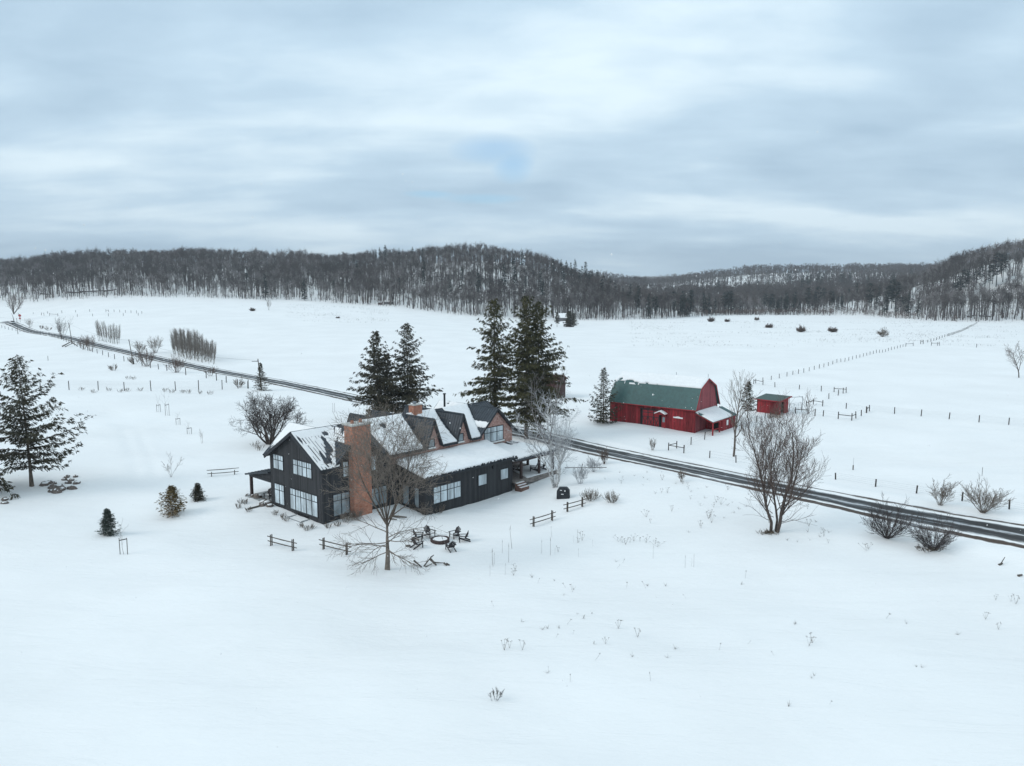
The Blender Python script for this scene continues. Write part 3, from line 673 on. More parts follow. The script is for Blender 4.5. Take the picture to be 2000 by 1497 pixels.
    window(H, 'u', 0, 7.42, 9.4, 4.72, 6.32, 2, .36); window(H, 'u', 0, 7.42, 9.33, .69, 2.93, 2)
    window(H, 'v', 0, 1.36, 3.41, .61, 2.93, 2, pane=m_glassd); window(H, 'v', 0, 2.74, 3.36, 4.72, 6.3, 1, .36); window(H, 'v', 0, 6.4, 7.16, 4.72, 6.3, 1, .36)
    window(H, 'v', 0, 6.4, 8.6, .61, 2.6, 2, pane=m_glassd)
    window(H, 'v', -4.7, 11.6, 15.87, .68, 2.56, 4, .33, pane=m_glass); window(H, 'v', -4.7, 18.9, 20.3, 1.36, 2.62, 1, 0); window(H, 'v', -4.7, 22.85, 24.2, 1.36, 2.62, 1, 0)
    window(H, 'u', 10.4, -1.9, -.9, .3, 2.5, 1, 0, pane=m_glassd); window(H, 'u', 10.4, -3.6, -2.9, .3, 2.5, 1, 0, pane=m_glassd)
    window(H, 'v', .1, 25.0, 28.5, 5.05, 6.92, 3, .36); window(H, 'v', .1, 15.3, 16.15, 5.98, 6.85, 1, 0, pane=m_glassd); window(H, 'v', .1, 20.28, 21.06, 5.98, 6.85, 1, 0, pane=m_glassd)
    for a, c, z in ((24.8, 28.7, 4.9), (15.1, 16.3, 5.84), (20.1, 21.2, 5.84)):
        b = MB(); b.box(a, c, -.12, .095, z-.1, z); o = b.build('window_sill', m_stone, H); b = MB(); b.box(a+.02, c-.02, -.11, .09, z+.002, z+.09); b.build('sill_snow', m_rsnow, o)
    # exterior lamps
    for u, v, z in ((21.4, -4.7, 3.2), (24.25, .1, 6.0)):
        b = MB(); b.box(u-.08, u+.08, v-.2, v-.003, z-.15, z+.15); b.box(u-.12, u+.12, v-.24, v, z+.15, z+.18); b.build('wall_lamp', m_trim, H)
    # --- chimneys
    c = MB(); c.box(3.5, 5.9, -.85, .68, -.8, 10.22); ch = c.build('tall_chimney', m_brick, H, 'tall orange brick chimney on the side wall')
    c = MB(); c.box(3.34, 6.06, -1.01, .84, 10.223, 10.30); c.box(3.28, 6.12, -1.07, .90, 10.301, 10.42); c.build('chimney_cap', m_stone, ch)
    for u, v in ((4.05, -.05), (5.15, -.05)):
        c = MB(); c.tube((u, v, 10.42), (u, v, 10.78), .2, .17, k=12); f = c.build('chimney_pot', m_brick, ch)
    c = MB(); c.tube((4.05, -.05, 10.86), (4.05, -.05, 10.9), .27, .24, k=12); c.tube((4.05, -.05, 10.78), (4.05, -.05, 10.86), .05, k=6); c.build('pot_cowl', m_trim, ch)
    c = MB(); c.box(16.9, 18.25, 4.55, 5.55, 8.8, 10.42); ch = c.build('ridge_chimney', m_brick, H, 'short brick chimney on the ridge')
    c = MB(); c.box(16.8, 18.35, 4.45, 5.65, 10.42, 10.52); c.build('chimney_cap', m_stone, ch)
    c = MB(); c.tube((17.4, 5, 10.52), (17.4, 5, 10.75), .2, k=10); c.tube((17.4, 5, 10.8), (17.4, 5, 10.86), .28, .2, k=10); c.tube((17.4, 5, 10.75), (17.4, 5, 10.8), .06); c.build('chimney_pot', m_steel, ch)
    # stove pipe behind the ridge
    c = MB(); c.tube((25.0, 7.6, 7.6), (25.0, 7.6, 10.75), .14, k=10); c.tube((25.0, 7.6, 10.75), (25.0, 7.6, 10.9), .22, .2, k=10); c.tube((25, 7.6, 7.6), (25, 7.6, 9.0), .45, .15, k=10); c.build('stove_pipe', m_trim, H)
    for u in (12.8, 14.2): 
        c = MB(); c.tube((u, 3.6, zm(3.6)), (u, 3.6, zm(3.6)+.55), .06, k=6); c.build('vent_pipe', m_trim, H)
    return H
house()

# ---------------------------------------------------------------- red barn
def barn():
    z0 = -.5
    B = thing('barn', (BA[0], BA[1], 0), 'long red barn with green gambrel roof and small side porch', 'barn', BTH)
    L, Wd = 17.0, 9.4; ze, zb, zr, vb, oh = 4.16, 7.8, 9.28, 1.55, .33
    MB().box(-L, 0, 0, .2, z0, 4.15).build('front_wall', m_red, B)
    MB().box(-L, 0, Wd-.2, Wd, z0, 4.15).build('back_wall', m_red, B)
    prof = [(0.2, z0), (Wd-.2, z0), (Wd-.2, 4.1), (Wd-vb, zb-.12), (Wd/2, zr-.12), (vb, zb-.12), (.2, 4.1)]
    MB().prism([(-.2, v, z) for v, z in prof], (.2, 0, 0)).build('gable_wall', m_redsh, B, 'weathered rose red shingled gable end')
    MB().prism([(-L, v, z) for v, z in prof], (.2, 0, 0)).build('gable_wall', m_redsh, B)
    r = MB(); k = MB(); a0, a1 = -L-.15, oh
    qs = [[(a0, -oh, ze), (a1, -oh, ze), (a1, vb, zb), (a0, vb, zb)], [(a0, vb, zb), (a1, vb, zb), (a1, Wd/2, zr), (a0, Wd/2, zr)],
          [(a1, Wd+oh, ze), (a0, Wd+oh, ze), (a0, Wd-vb, zb), (a1, Wd-vb, zb)], [(a1, Wd-vb, zb), (a0, Wd-vb, zb), (a0, Wd/2, zr), (a1, Wd/2, zr)]]
    for q in qs: plane_roof(r, *q, th=.1); seams(r, *q, gap=.3, w=.03, h=.025)
    r.build('roof', m_green, B, 'green ribbed metal gambrel roof')
    t = MB()
    for A, C in (((-oh, ze), (vb, zb)), ((vb, zb), (Wd/2, zr)), ((Wd/2, zr), (Wd-vb, zb)), ((Wd-vb, zb), (Wd+oh, ze))): t.bar((a1+.03, A[0], A[1]-.1), (a1+.03, C[0], C[1]-.1), .06, .24)
    t.build('rake_board', m_redb, B)
    n2 = lambda a, b: fbm(a*.9, b*.9, 21)
    snow_on(*qs[1], lambda a, b: 1.0+n2(a, b)*.4-2.2*np.exp(-(((a-3.2)/1.0)**2+((b-.35)/.5)**2))-1.9*np.exp(-(((a-1.1)/.4)**2+((b-.9)/.5)**2))-1.2*(b < .35)*(a < 9)*(fbm(a*1.6, b*2, 5) > .03), .24, B, cell=.12)
    snow_on(*qs[3], lambda a, b: 1+0*a, .2, B, cell=.5)
    snow_on(*qs[0], lambda a, b: -.44+fbm(a*1.3, b*2, 44)*1.6+1.0*(b > 3.75)*(a < 8)*(fbm(a*1.2, b, 7) > -.02)+.9*(a < .25)*(b > 2.8), .07, B, cell=.1)
    MB().box(a0, a1, -oh-.05, -oh, ze-.16, ze+.0).build('eave_board', m_redb, B)
    # big sliding door
    d = MB(); d.box(-10.15, -6.75, -.09, -.01, .1, 3.42); D = d.build('barn_door', m_redb, B, 'wide bright red sliding door with dark cross braces')
    d = MB(); w = 3.4/3
    for i in range(4): x = -10.15+w*i; d.box(x-.07, x+.07, -.14, -.092, .1, 3.42)
    for z in (3.36, 2.9, 2.15, .16): d.box(-10.15, -6.75, -.137, -.093, z-.055, z+.055)
    for i in range(3):
        x = -10.15+w*i; d.bar((x+.06, -.12, .2), (x+w-.06, -.12, 2.1), .03, .09); d.bar((x+.06, -.125, 2.1), (x+w-.06, -.125, .2), .03, .09)
    d.build('door_brace', m_trim, D)
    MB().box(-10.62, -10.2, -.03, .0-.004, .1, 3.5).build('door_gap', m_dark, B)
    MB().box(-10.7, -6.0, -.16, -.03, 3.5, 3.6).build('door_track', m_trim, B)
    # small door under a gabled canopy
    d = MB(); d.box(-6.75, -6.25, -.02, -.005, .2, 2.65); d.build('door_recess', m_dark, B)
    d = MB(); d.box(-6.3, -5.5, -.12, -.005, .2, 2.6); D = d.build('entrance_door', m_redb, B); d = MB(); d.box(-6.12, -5.66, -.14, -.122, 1.45, 2.35); d.build('door_window', m_glassd, D)
    c = MB(); c.prism([(-7.3, -1.0, 2.95), (-6.3, -1.0, 3.4), (-5.3, -1.0, 2.95), (-5.3, -1.0, 2.85), (-6.3, -1.0, 3.3), (-7.3, -1.0, 2.85)], (0, 1.0, 0)); c.prism([(-7.0, -.9, 2.84), (-5.6, -.9, 2.84), (-6.3, -.9, 3.2)], (0, .06, 0))
    C_ = c.build('door_canopy', m_redb, B); c = MB(); c.prism([(-7.35, -1.04, 2.97), (-6.3, -1.04, 3.43), (-5.25, -1.04, 2.97), (-5.25, -1.04, 3.1), (-6.3, -1.04, 3.62), (-7.35, -1.04, 3.1)], (0, 1.03, 0)); c.build('canopy_snow', m_rsnow, C_)
    # white name board, scalloped top
    s = MB(); s.prism([(-4.1, -.06, 2.42), (-2.3, -.06, 2.38), (-2.3, -.06, 2.62), (-2.7, -.06, 2.62), (-2.9, -.06, 2.70), (-3.2, -.06, 2.76), (-3.5, -.06, 2.70), (-3.7, -.06, 2.64), (-4.1, -.06, 2.64)], (0, .05, 0)); s.build('name_board', m_white, B, 'small white name board on the red wall')
    # porch / lean-to at the gable end
    zl = lambda u: 3.8-.42*u
    q = [(3.3, 0, zl(3.3)), (3.3, 8.6, zl(3.3)), (.02, 8.6, zl(.02)), (.02, 0, zl(.02))]; r = MB(); plane_roof(r, *q, th=.12); q2 = [(3.3, 8.6, zl(3.3)), (3.3, 10.6, zl(3.3)), (.4, 10.6, zl(.4)), (.4, 8.6, zl(.4))]; plane_roof(r, *q2, th=.12); r.build('porch_roof', m_green, B)
    snow_on(*q, lambda a, b: 1+n2(a, b)*.5-1.8*np.exp(-(((a-.5)/.5)**2+((b-2.6)/.8)**2))*(fbm(a*3, b*3, 2) > -.05), .2, B, cell=.12)
    MB().bar((3.2, .1, zl(3.3)-.18), (3.2, 4.6, zl(3.3)-.18), .1, .18).bar((.05, .06, zl(.05)-.2), (3.2, .06, zl(3.2)-.2), .08, .16).build('porch_beam', m_redb, B)
    for v in (.2, 3.1): MB().box(3.05, 3.25, v, v+.2, z0, zl(3.3)-.2).build('porch_post', m_redb, B)
    MB().box(2.95, 3.12, .4, 4.3, .85, .98).build('porch_rail', m_redb, B)
    MB().box(2.9, 3.15, 4.4, 10.4, z0, zl(3.15)-.14).prism([(.0, 4.4, z0), (2.9, 4.4, z0), (2.9, 4.4, zl(2.9)-.14), (.0, 4.4, zl(0)-.14)], (0, .15, 0)).build('lean_to_wall', m_red, B)
    MB().prism([(.0, 10.3, z0), (2.9, 10.3, z0), (2.9, 10.3, zl(2.9)-.14), (.0, 10.3, zl(0)-.14)], (0, .1, 0)).build('lean_to_wall', m_red, B)
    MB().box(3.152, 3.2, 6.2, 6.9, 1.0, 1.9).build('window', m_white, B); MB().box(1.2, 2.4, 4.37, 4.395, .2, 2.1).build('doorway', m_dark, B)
    MB().tube((.1, Wd/2, zr), (.1, Wd/2, zr+.75), .03).build('lightning_rod', m_trim, B); MB().tube((-6, Wd/2, zr), (-6, Wd/2, zr+.7), .03).build('lightning_rod', m_trim, B)
barn()

HUT = None
def small_sheds():
    global HUT
    # red field shelter beside the barn
    p = G(1520, 811); a = G(1482, 811); 
    rz = math.radians(-47)
    T = thing('field_shed', (p[0], p[1], p[2]), 'small red shed with green roof and open dark doorway', 'shed', rz)
    L, Dp = 4.6, 3.9
    MB().box(-L, 0, 0, .1, -.3, 2.75).build('wall', m_red, T); MB().box(-L, -L+.1, .1, Dp, -.3, 2.75).build('wall', m_red, T); MB().box(-L+.1, 0, Dp-.1, Dp, -.3, 3.2).build('wall', m_red, T)
    MB().prism([(0, 0.1, -.3), (0, .9, -.3), (0, .9, 2.9), (0, 0.1, 2.75)], (-.1, 0, 0)).prism([(0, 2.2, -.3), (0, Dp-.1, -.3), (0, Dp-.1, 3.2), (0, 2.2, 3.0)], (-.1, 0, 0)).prism([(0, .9, 2.35), (0, 2.2, 2.4), (0, 2.2, 3.0), (0, .9, 2.88)], (-.1, 0, 0)).build('wall', m_redb, T)
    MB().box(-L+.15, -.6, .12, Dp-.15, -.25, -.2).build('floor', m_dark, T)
    MB().box(-.75, -.7, .15, Dp-.15, -.2, 2.7).build('doorway_shade', m_dark, T)  # near-black sheet behind the doorway: shade of the shed's inside as colour
    q = [(-L-.4, -.4, 2.72), (.45, -.4, 2.72), (.45, Dp+.4, 3.32), (-L-.4, Dp+.4, 3.32)]; r = MB(); plane_roof(r, *q, th=.1); seams(r, *q, gap=.3, w=.03, h=.03); r.build('roof', mat('green grey roof', (.075, .11, .10), .6, .2), T)
    MB().bar((.48, -.42, 2.66), (.48, Dp+.42, 3.26), .06, .24).bar((-L-.4, -.43, 2.66), (.45, -.43, 2.66), .06, .2).build('fascia', m_redb, T)
    # brown barn half hidden behind the birch
    p = G(1092, 779); T = thing('brown_shed', (p[0], p[1], p[2]), 'dark reddish brown shed seen behind the birch and spruces', 'shed', math.radians(-25))
    MB().box(-7, 0, 0, 4, -.4, 4.2).build('wall', m_brown, T); r = MB(); plane_roof(r, (-7.4, -.5, 4.2), (.4, -.5, 4.2), (.4, 2, 5.3), (-7.4, 2, 5.3)); plane_roof(r, (.4, 4.5, 4.2), (-7.4, 4.5, 4.2), (-7.4, 2, 5.3), (.4, 2, 5.3)); r.build('roof', mat('rust red roof', (.105, .045, .040), .7, .2), T)
    MB().prism([(-.01, 0, 4.2), (-.01, 4, 4.2), (-.01, 2, 5.15)], (-.1, 0, 0)).build('gable', m_brown, T)
    # hut by the valley woods
    p = G(1097, 628); HUT = (p[0], p[1]+3); T = thing('hut', (p[0], p[1], p[2]), 'grey hut with snowy roof at the valley edge of the woods', 'hut', math.radians(-6))
    MB().box(-4.5, 4.5, 0, 5, -.5, 3.0).build('wall', m_greyb, T); r = MB(); plane_roof(r, (-4.9, -.7, 2.9), (5.6, -.7, 2.9), (4.4, 3.5, 6.2), (-6.0, 3.5, 6.2), th=.4); r.build('roof_snow', m_rsnow, T)
    MB().prism([(-4, 0.1, 2.6), (-4, 5, 2.6), (-4, 3.2, 4.6)], (8, 0, 0)).build('gable', m_greyb, T)
    # two tiny cabins at the treeline
    for px, py, w, lab in ((758, 594, 7, 'low grey cabin with snow on its roof at the treeline'), (742, 595, 3, 'tiny dark hut left of the grey cabin at the treeline')):
        p = G(px, py+1); T = thing('cabin', (p[0], p[1], p[2]), lab, 'cabin')
        MB().box(-w/2, w/2, 0, 4, -1, 2.2).build('wall', m_greyb if w > 4 else m_brown, T); r = MB(); plane_roof(r, (-w/2-.3, -.4, 2.2), (w/2+.3, -.4, 2.2), (w/2+.3, 2, 3.6), (-w/2-.3, 2, 3.6), th=.3); r.build('roof_snow', m_rsnow, T); MB().prism([(-w/2, 0, 2.2), (-w/2, 4, 2.2), (-w/2, 2, 3.2)], (w, 0, 0)).build('gable', m_greyb, T)
small_sheds()

# ---------------------------------------------------------------- bare trees
def tubes_np(seg, k=4):
    """seg: array (n,8) p0 p1 r0 r1 -> verts, tri/quad faces"""
    seg = np.asarray(seg, float); p0, p1, r0, r1 = seg[:, 0:3], seg[:, 3:6], seg[:, 6], seg[:, 7]
    d = p1-p0; d /= np.linalg.norm(d, axis=1)[:, None]+1e-9
    h = np.where(np.abs(d[:, 2:3]) > .9, np.array([[1., 0, 0]]), np.array([[0., 0, 1]])); x = np.cross(d, h); x /= np.linalg.norm(x, axis=1)[:, None]+1e-9; y = np.cross(d, x)
    V = []
    for c, r in ((p0, r0), (p1, r1)):
        for i in range(k):
            t = 2*math.pi*i/k; V.append(c+(x*math.cos(t)+y*math.sin(t))*r[:, None])
    V = np.stack(V, 1); n = len(seg); o = (np.arange(n)*2*k)[:, None]
    FQ = np.concatenate([o+np.array([[i, (i+1) % k, k+(i+1) % k, k+i]]) for i in range(k)], 0)
    return V.reshape(-1, 3), FQ
def branch(rng, out, p, d, L, r, lvl, P):
    """grow one branch as a bent polyline with children"""
    n = P['n'][min(lvl, len(P['n'])-1)]; wob = P['wob']; up = P['up'][min(lvl, len(P['up'])-1)]
    p = np.array(p, float); d = np.array(d, float); pts = [p.copy()]; dirs = [d.copy()]
    for i in range(n):
        d = d+rng.normal(0, wob, 3)+np.array([0, 0, up])/n*1.5; d /= np.linalg.norm(d); p = p+d*L/n; pts.append(p.copy()); dirs.append(d.copy())
    rr = [max(r*(1-.78*i/n), P['rmin']) for i in range(n+1)]
    for i in range(n): out.append((*pts[i], *pts[i+1], rr[i], rr[i+1], lvl))
    if lvl >= P['lv']: return
    kids = P['kids'][min(lvl, len(P['kids'])-1)]; t0 = P['t0'][min(lvl, len(P['t0'])-1)]
    az = rng.uniform(0, 6.28)
    for j in range(kids):
        t = t0+(1-t0)*(j+rng.uniform(.1, .9))/kids; i = min(int(t*n), n-1); f = t*n-i; q = pts[i]*(1-f)+pts[i+1]*f; dd = dirs[i+1]
        az += 2.4+rng.uniform(-.5, .5); ang = math.radians(P['ang'][min(lvl, len(P['ang'])-1)]+rng.normal(0, 7))
        a = np.cross(dd, [0, 0, 1.]); 
        if np.linalg.norm(a) < .1: a = np.array([1., 0, 0])
        a /= np.linalg.norm(a); b = np.cross(dd, a); s = a*math.cos(az)+b*math.sin(az); nd = dd*math.cos(ang)+s*math.sin(ang)
        branch(rng, out, q, nd, L*P['len'][min(lvl, len(P['len'])-1)]*rng.uniform(.6, 1.2)*(1.1-.38*t), max(rr[i]*P['rad'], P['rmin']), lvl+1, P)
def bare_tree(name, loc, label, stems, P, seed, bark, twig, cat='tree', group=None, rz=0, split=1):
    """stems: list of (base, dir, length, radius, level)"""
    rng = np.random.default_rng(seed); out = []
    for b, d, L, r, lv in stems:
        d = np.array(d, float); d /= np.linalg.norm(d); branch(rng, out, b, d, L, r, lv, P)
    out = np.array(out); T = thing(name, loc, label, cat, rz, group)
    lv = out[:, 8]; a = out[lv <= split]; b = out[lv > split]
    V, FC = tubes_np(a[:, :8], 6); mesh_np('trunk', V, FC, bark, T, True)
    if len(b): V, FC = tubes_np(b[:, :8], 3); mesh_np('branches', V, FC, twig, T)
    return T
def base_tree_par(**k):
    P = dict(n=[6, 5, 4, 3, 3], wob=.13, up=[.25, .35, .25, .15], kids=[9, 7, 6, 5], t0=[.3, .25, .2, .15], ang=[42, 38, 38, 35], len=[.62, .55, .5, .5], rad=.6, rmin=.011, lv=4); P.update(k); return P
print('trees')
# leafless tree in front of the house
p = G(757, 1113)
st = [((0, 0, 0), (0.02, 0, 1), 4.6, .30, 9)]
P = base_tree_par(up=[.15, .30, .22, .12, .05], wob=.12, kids=[6, 9, 8, 5, 4], t0=[.25, .25, .2, .15], ang=[30, 34, 36, 38], len=[.55, .56, .55, .5], rmin=.0105, lv=4)
rg = random.Random(5)
for i, (az, el, L) in enumerate([(0, 56, 7.2), (25, 68, 7.6), (60, 70, 8.2), (130, 64, 7.6), (165, 60, 7.2), (190, 52, 7.0), (250, 70, 8.2), (310, 62, 7.4), (95, 80, 8.6), (280, 84, 8.6), (345, 46, 6.2)]):
    a, e = math.radians(az), math.radians(el); st.append(((0.02, 0, 4.0+.08*i), (math.cos(a)*math.cos(e), math.sin(a)*math.cos(e), math.sin(e)), L, .068, 1))
for h, az, el, L in [(3.7, 175, 12, 4.6), (3.1, 15, 18, 4.4), (2.7, 190, 6, 4.4), (2.3, 160, -2, 4.2), (2.9, 340, 4, 3.6), (1.9, 350, -28, 3.4), (2.1, 300, -10, 3.2), (2.5, 230, 0, 3.8), (3.4, 100, 15, 4.0), (1.8, 200, -15, 3.0), (2.6, 60, 5, 3.6)]:
    a, e = math.radians(az), math.radians(el); st.append(((0.01, 0, h), (math.cos(a)*math.cos(e), math.sin(a)*math.cos(e), math.sin(e)), L, .06, 2))
T = bare_tree('bare_tree', (p[0], p[1], p[2]-.1), 'leafless grey brown tree in front of the brick chimney', st, dict(P, up=[.15, .30, .05, .0, -.05]), 11, m_bark, m_twig)
# thick trunk is emitted as a level-9 stem: it does not branch
# willow by the road
p = G(1513, 1040); P = base_tree_par(n=[9, 6, 5, 4], up=[.25, .75, .5, .2], wob=.13, kids=[15, 9, 7, 5], ang=[40, 32, 32, 34], len=[.44, .50, .55, .5], rad=.42, t0=[.16, .18, .2, .15], rmin=.010, lv=3)
st = []
for b, az, el, L, r in [((-.40, 0, 0), 190, 87, 11.0, .17), ((.30, .1, 0), 20, 82, 11.2, .19), ((.15, .2, .2), 60, 84, 10.6, .13), ((.40, -.1, .6), 350, 77, 9.6, .11), ((-.42, .1, 1.2), 170, 76, 8.6, .09)]:
    a, e = math.radians(az), math.radians(el); st.append((b, (math.cos(a)*math.cos(e), math.sin(a)*math.cos(e), math.sin(e)), L, r, 0))
for az, el, L, h in [(180, 20, 4.0, 2.2), (195, 5, 3.4, 1.4), (5, 8, 4.0, 1.0), (350, 2, 3.4, 1.2), (330, 20, 3.8, 3.2), (20, 22, 4.4, 4.2), (170, 25, 3.8, 3.8), (230, 12, 3.2, 1.8), (355, 15, 4.4, 4.6)]:
    a, e = math.radians(az), math.radians(el); st.append(((.3*math.cos(a), 0, h), (math.cos(a)*math.cos(e), math.sin(a)*math.cos(e), math.sin(e)), L, .045, 2))
bare_tree('willow_tree', (p[0], p[1], p[2]-.15), 'wide leafless many stemmed willow beside the road', st, P, 23, m_bark2, m_twig2)
w = MB(); rg = random.Random(9)
# brown litter clump at the willow's foot
V, FC = [], []
sg = []
for i in range(90):
    a = rg.uniform(0, 6.28); r_ = rg.uniform(0, 1.0); x, y = r_*math.cos(a)*1.2, r_*math.sin(a)*.7; sg.append((x, y, 0, x+rg.uniform(-.3, .3), y+rg.uniform(-.3, .3), rg.uniform(.1, .45), .03, .012))
V, FC = tubes_np(np.array(sg), 4); o = mesh_np('dead_brush', V, FC, m_weed); o.location = tuple(G(1500, 1042)); tag(o, 'brown dead brush around the foot of the willow', 'brush')
# apple tree left of the house
p = G(527, 868); P = base_tree_par(up=[.35, .2, .1, .05], wob=.2, kids=[8, 8, 6, 5], ang=[36, 40, 45, 42], len=[.55, .55, .5, .45], t0=[.3, .2, .2], rmin=.016, lv=3)
st = []
for i, (az, el, L) in enumerate([(180, 36, 6.4), (160, 58, 6.2), (100, 72, 6.6), (60, 78, 6.8), (20, 58, 6.4), (350, 38, 6.2), (220, 60, 5.8), (280, 68, 5.6), (200, 22, 4.6), (330, 58, 5.8), (130, 66, 6.4), (10, 72, 6.4)]):
    a, e = math.radians(az), math.radians(el); st.append(((.25*math.cos(a), .25*math.sin(a), 0), (math.cos(a)*math.cos(e), math.sin(a)*math.cos(e), math.sin(e)), L, .15, 0))
bare_tree('apple_tree', (p[0], p[1], p[2]-.1), 'spreading leafless orchard tree behind the black gable', st, P, 31, m_bark2, mat('dark apple twig', (.075, .062, .058), .95, .25))
# frosted birch by the porch
p = G(1084, 953); P = base_tree_par(up=[.4, .25, .1, -.05], wob=.14, kids=[11, 7, 5, 5], ang=[34, 38, 40, 40], len=[.34, .5, .5, .5], t0=[.2, .2, .2], rmin=.011, lv=3)
st = []
for az, el, L, r in [(100, 88, 12.2, .17), (20, 78, 10.4, .12), (170, 80, 9.8, .10), (330, 74, 8.4, .09), (60, 70, 9.0, .09), (350, 60, 6.6, .06)]:
    a, e = math.radians(az), math.radians(el); st.append(((.2*math.cos(a), .2*math.sin(a), 0), (math.cos(a)*math.cos(e), math.sin(a)*math.cos(e), math.sin(e)), L, r, 0))
bare_tree('birch_tree', (p[0], p[1], p[2]-.1), 'frosty white birch standing between the porch and the black cover', st, P, 41, m_birch, m_bird)
p = G(1068, 868); P = dict(P, rmin=.009, kids=[7, 5, 4])
st = [((.15*math.cos(a), .15*math.sin(a), 0), (math.cos(a)*.25, math.sin(a)*.25, 1), 11.0, .12, 0) for a in (0, 2, 4)]
bare_tree('birch_tree', (p[0], p[1], p[2]-.1), 'pale frosted tree behind the porch roof, next to the spruces', st, P, 43, mat('grey frosted bark', (.20, .18, .17), .9, .3), mat('grey frosted twig', (.26, .25, .25), .9, .3))
# slim tree in front of the barn
p = G(1433, 892); P = base_tree_par(up=[.5, .45, .35], wob=.09, kids=[14, 6, 5, 4], ang=[34, 28, 30], len=[.5, .5, .5], t0=[.25, .2, .2], rmin=.012, lv=3)
bare_tree('young_maple', (p[0], p[1], p[2]-.1), 'slim leafless tree between the barn porch and the road', [((0, 0, 0), (0.03, 0, 1), 10.4, .17, 0)], P, 53, m_bark, m_twig)

# small templates: shrub, pole-like saplings
def shrub(name, loc, label, h, w, n, seed, m, cat='bush', group=None, lv=2, rmin=.012, up=.3, base_r=.25):
    rng = np.random.default_rng(seed); out = []
    P = base_tree_par(n=[4, 3, 3], up=[up, up*.4, .1], wob=.12, kids=[7, 4, 3], ang=[26, 30, 32], len=[.40, .5, .5], t0=[.3, .2, .2], rmin=rmin, lv=lv)
    for i in range(n):
        a = rng.uniform(0, 6.28); lean = rng.uniform(.05, 1)**.8*w/h*1.15; b = (math.cos(a)*base_r*rng.uniform(0, 1), math.sin(a)*base_r*rng.uniform(0, 1), 0)
        d = np.array([math.cos(a)*lean, math.sin(a)*lean, 1.]); d /= np.linalg.norm(d); branch(rng, out, b, d, h*rng.uniform(.6, 1.1)*(1-.12*lean), max(rmin*1.5, h*.008), 0, P)
    out = np.array(out); V, FC = tubes_np(out[:, :8], 3); o = mesh_np(name, V, FC, m); o.location = tuple(map(float, loc)); return tag(o, label, cat, group)
p = G(1733, 1052); shrub('willow_bush', p, 'dark leafless bush between the willow and the road, left of its twin', 3.9, 7.4, 52, 61, mat('dark bush twig', (.062, .05, .048), .95, .3), lv=2, rmin=.010)
p = G(1822, 1074); shrub('willow_bush', p, 'low ragged dark bush near the road at the right', 3.4, 7.6, 52, 62, MATS['dark bush twig'], lv=2, rmin=.010)
o = shrub('dead_brush', G(1812, 1076), 'brown brush at the foot of the ragged dark bush', .7, 1.4, 26, 66, m_weed, 'brush', base_r=1.1)
p = G(1462+1400/3.33*0, 0+1000) if False else None
shrub('bush', G(1836, 987), 'small round leafless bush left of a bigger one beyond the road', 2.8, 2.2, 22, 63, m_twig)
shrub('bush', G(1920, 1002), 'large spreading leafless bush beyond the road at far right', 3.6, 5.2, 34, 64, m_twig)
shrub('bush', G(1153, 977), 'low dense bush right of the black covered grill', 1.3, 1.5, 60, 65, m_weed, base_r=.8, rmin=.009, lv=1)
shrub('bush', G(1196, 982), 'low tilting bush, the right one of the pair by the covered grill', 1.3, 1.5, 44, 67, m_weed, base_r=.5, rmin=.009, lv=1)
shrub('bush', G(1181, 907), 'small twiggy bush on the near edge of the road behind the birch', 2.0, .9, 16, 68, m_twig2)
shrub('bush', G(1332, 942), 'tiny thin bush between the birch and the willow', 1.4, .8, 10, 69, m_twig)
shrub('bush', G(1275, 880), 'tiny grey bush on the snow in front of the barn', 1.6, .5, 10, 70, m_twig)
shrub('bush', G(1133, 945), 'thin shrub right of the birch', 2.2, 1.4, 16, 71, m_bird)
shrub('bush', G(1160, 922), 'pale bush beyond the split rail between birch and road', 1.8, 2.0, 20, 72, m_bird)
p = G(1110, 925); T = thing('rail_fence', p, 'single leaning grey rail right of the birch', 'fence')
MB().tube((-.5, 0, .8), (5.2, .3, .75), .05).build('rail', m_wood, T); MB().tube((1.6, 0, -.3), (1.9, 0, 1.3), .06).build('post', m_wood, T)
# roadside shrubs on the left
lst = [(122, 662, 11, 2.6, 14, 'tall upright bare tree on the near side of the far left road', m_bark2), (60, 640, 6, 3.0, 12, 'pale bare bush by the far left road', m_twig), (80, 643, 3.2, 3.5, 14, 'low pale bush beyond the far left road', m_twig), (95, 646, 3.2, 3.5, 14, 'low pale bush right of a similar one beyond the road', m_twig),
       (163, 683, 6.0, 2.6, 16, 'bare shrub standing among the roadside fence posts at left', m_twig2), (178, 686, 6.5, 2.6, 14, 'bare shrub right beside the leaning utility pole', m_twig2), (262, 712, 3.0, 2.4, 12, 'small shrub by the wooden utility pole', m_twig),
       (288, 716, 6.5, 4.0, 24, 'reddish brown thicket on the near side of the road', m_twig2), (303, 690, 6.8, 2.4, 18, 'rounded bare tree across the road from the thicket', m_twig), (275, 690, 5.6, 3.4, 18, 'bare bush across the road behind the utility pole', m_twig),
       (345, 728, 5.5, 3.6, 20, 'thicket against the fence below the poplar clump', m_twig2), (412, 735, 3.2, 2.0, 12, 'small thicket on the road verge right of the poplars', m_twig2), (467, 757, 2.6, 2.2, 16, 'round low bush beside the fence corner', m_twig), (222, 724, 2.2, 2.6, 18, 'low grey bush alone in the left field', m_twig),
       (24, 634, 0, 0, 0, '', m_twig), (1190, 820, 0, 0, 0, '', m_twig)]
for i, (px, py, h, w, n, lab, m) in enumerate(lst):
    if n: shrub('roadside_shrub', G(px, py), lab, h*.85, w*1.3, n, 80+i, m, rmin=.022, base_r=w*.28)
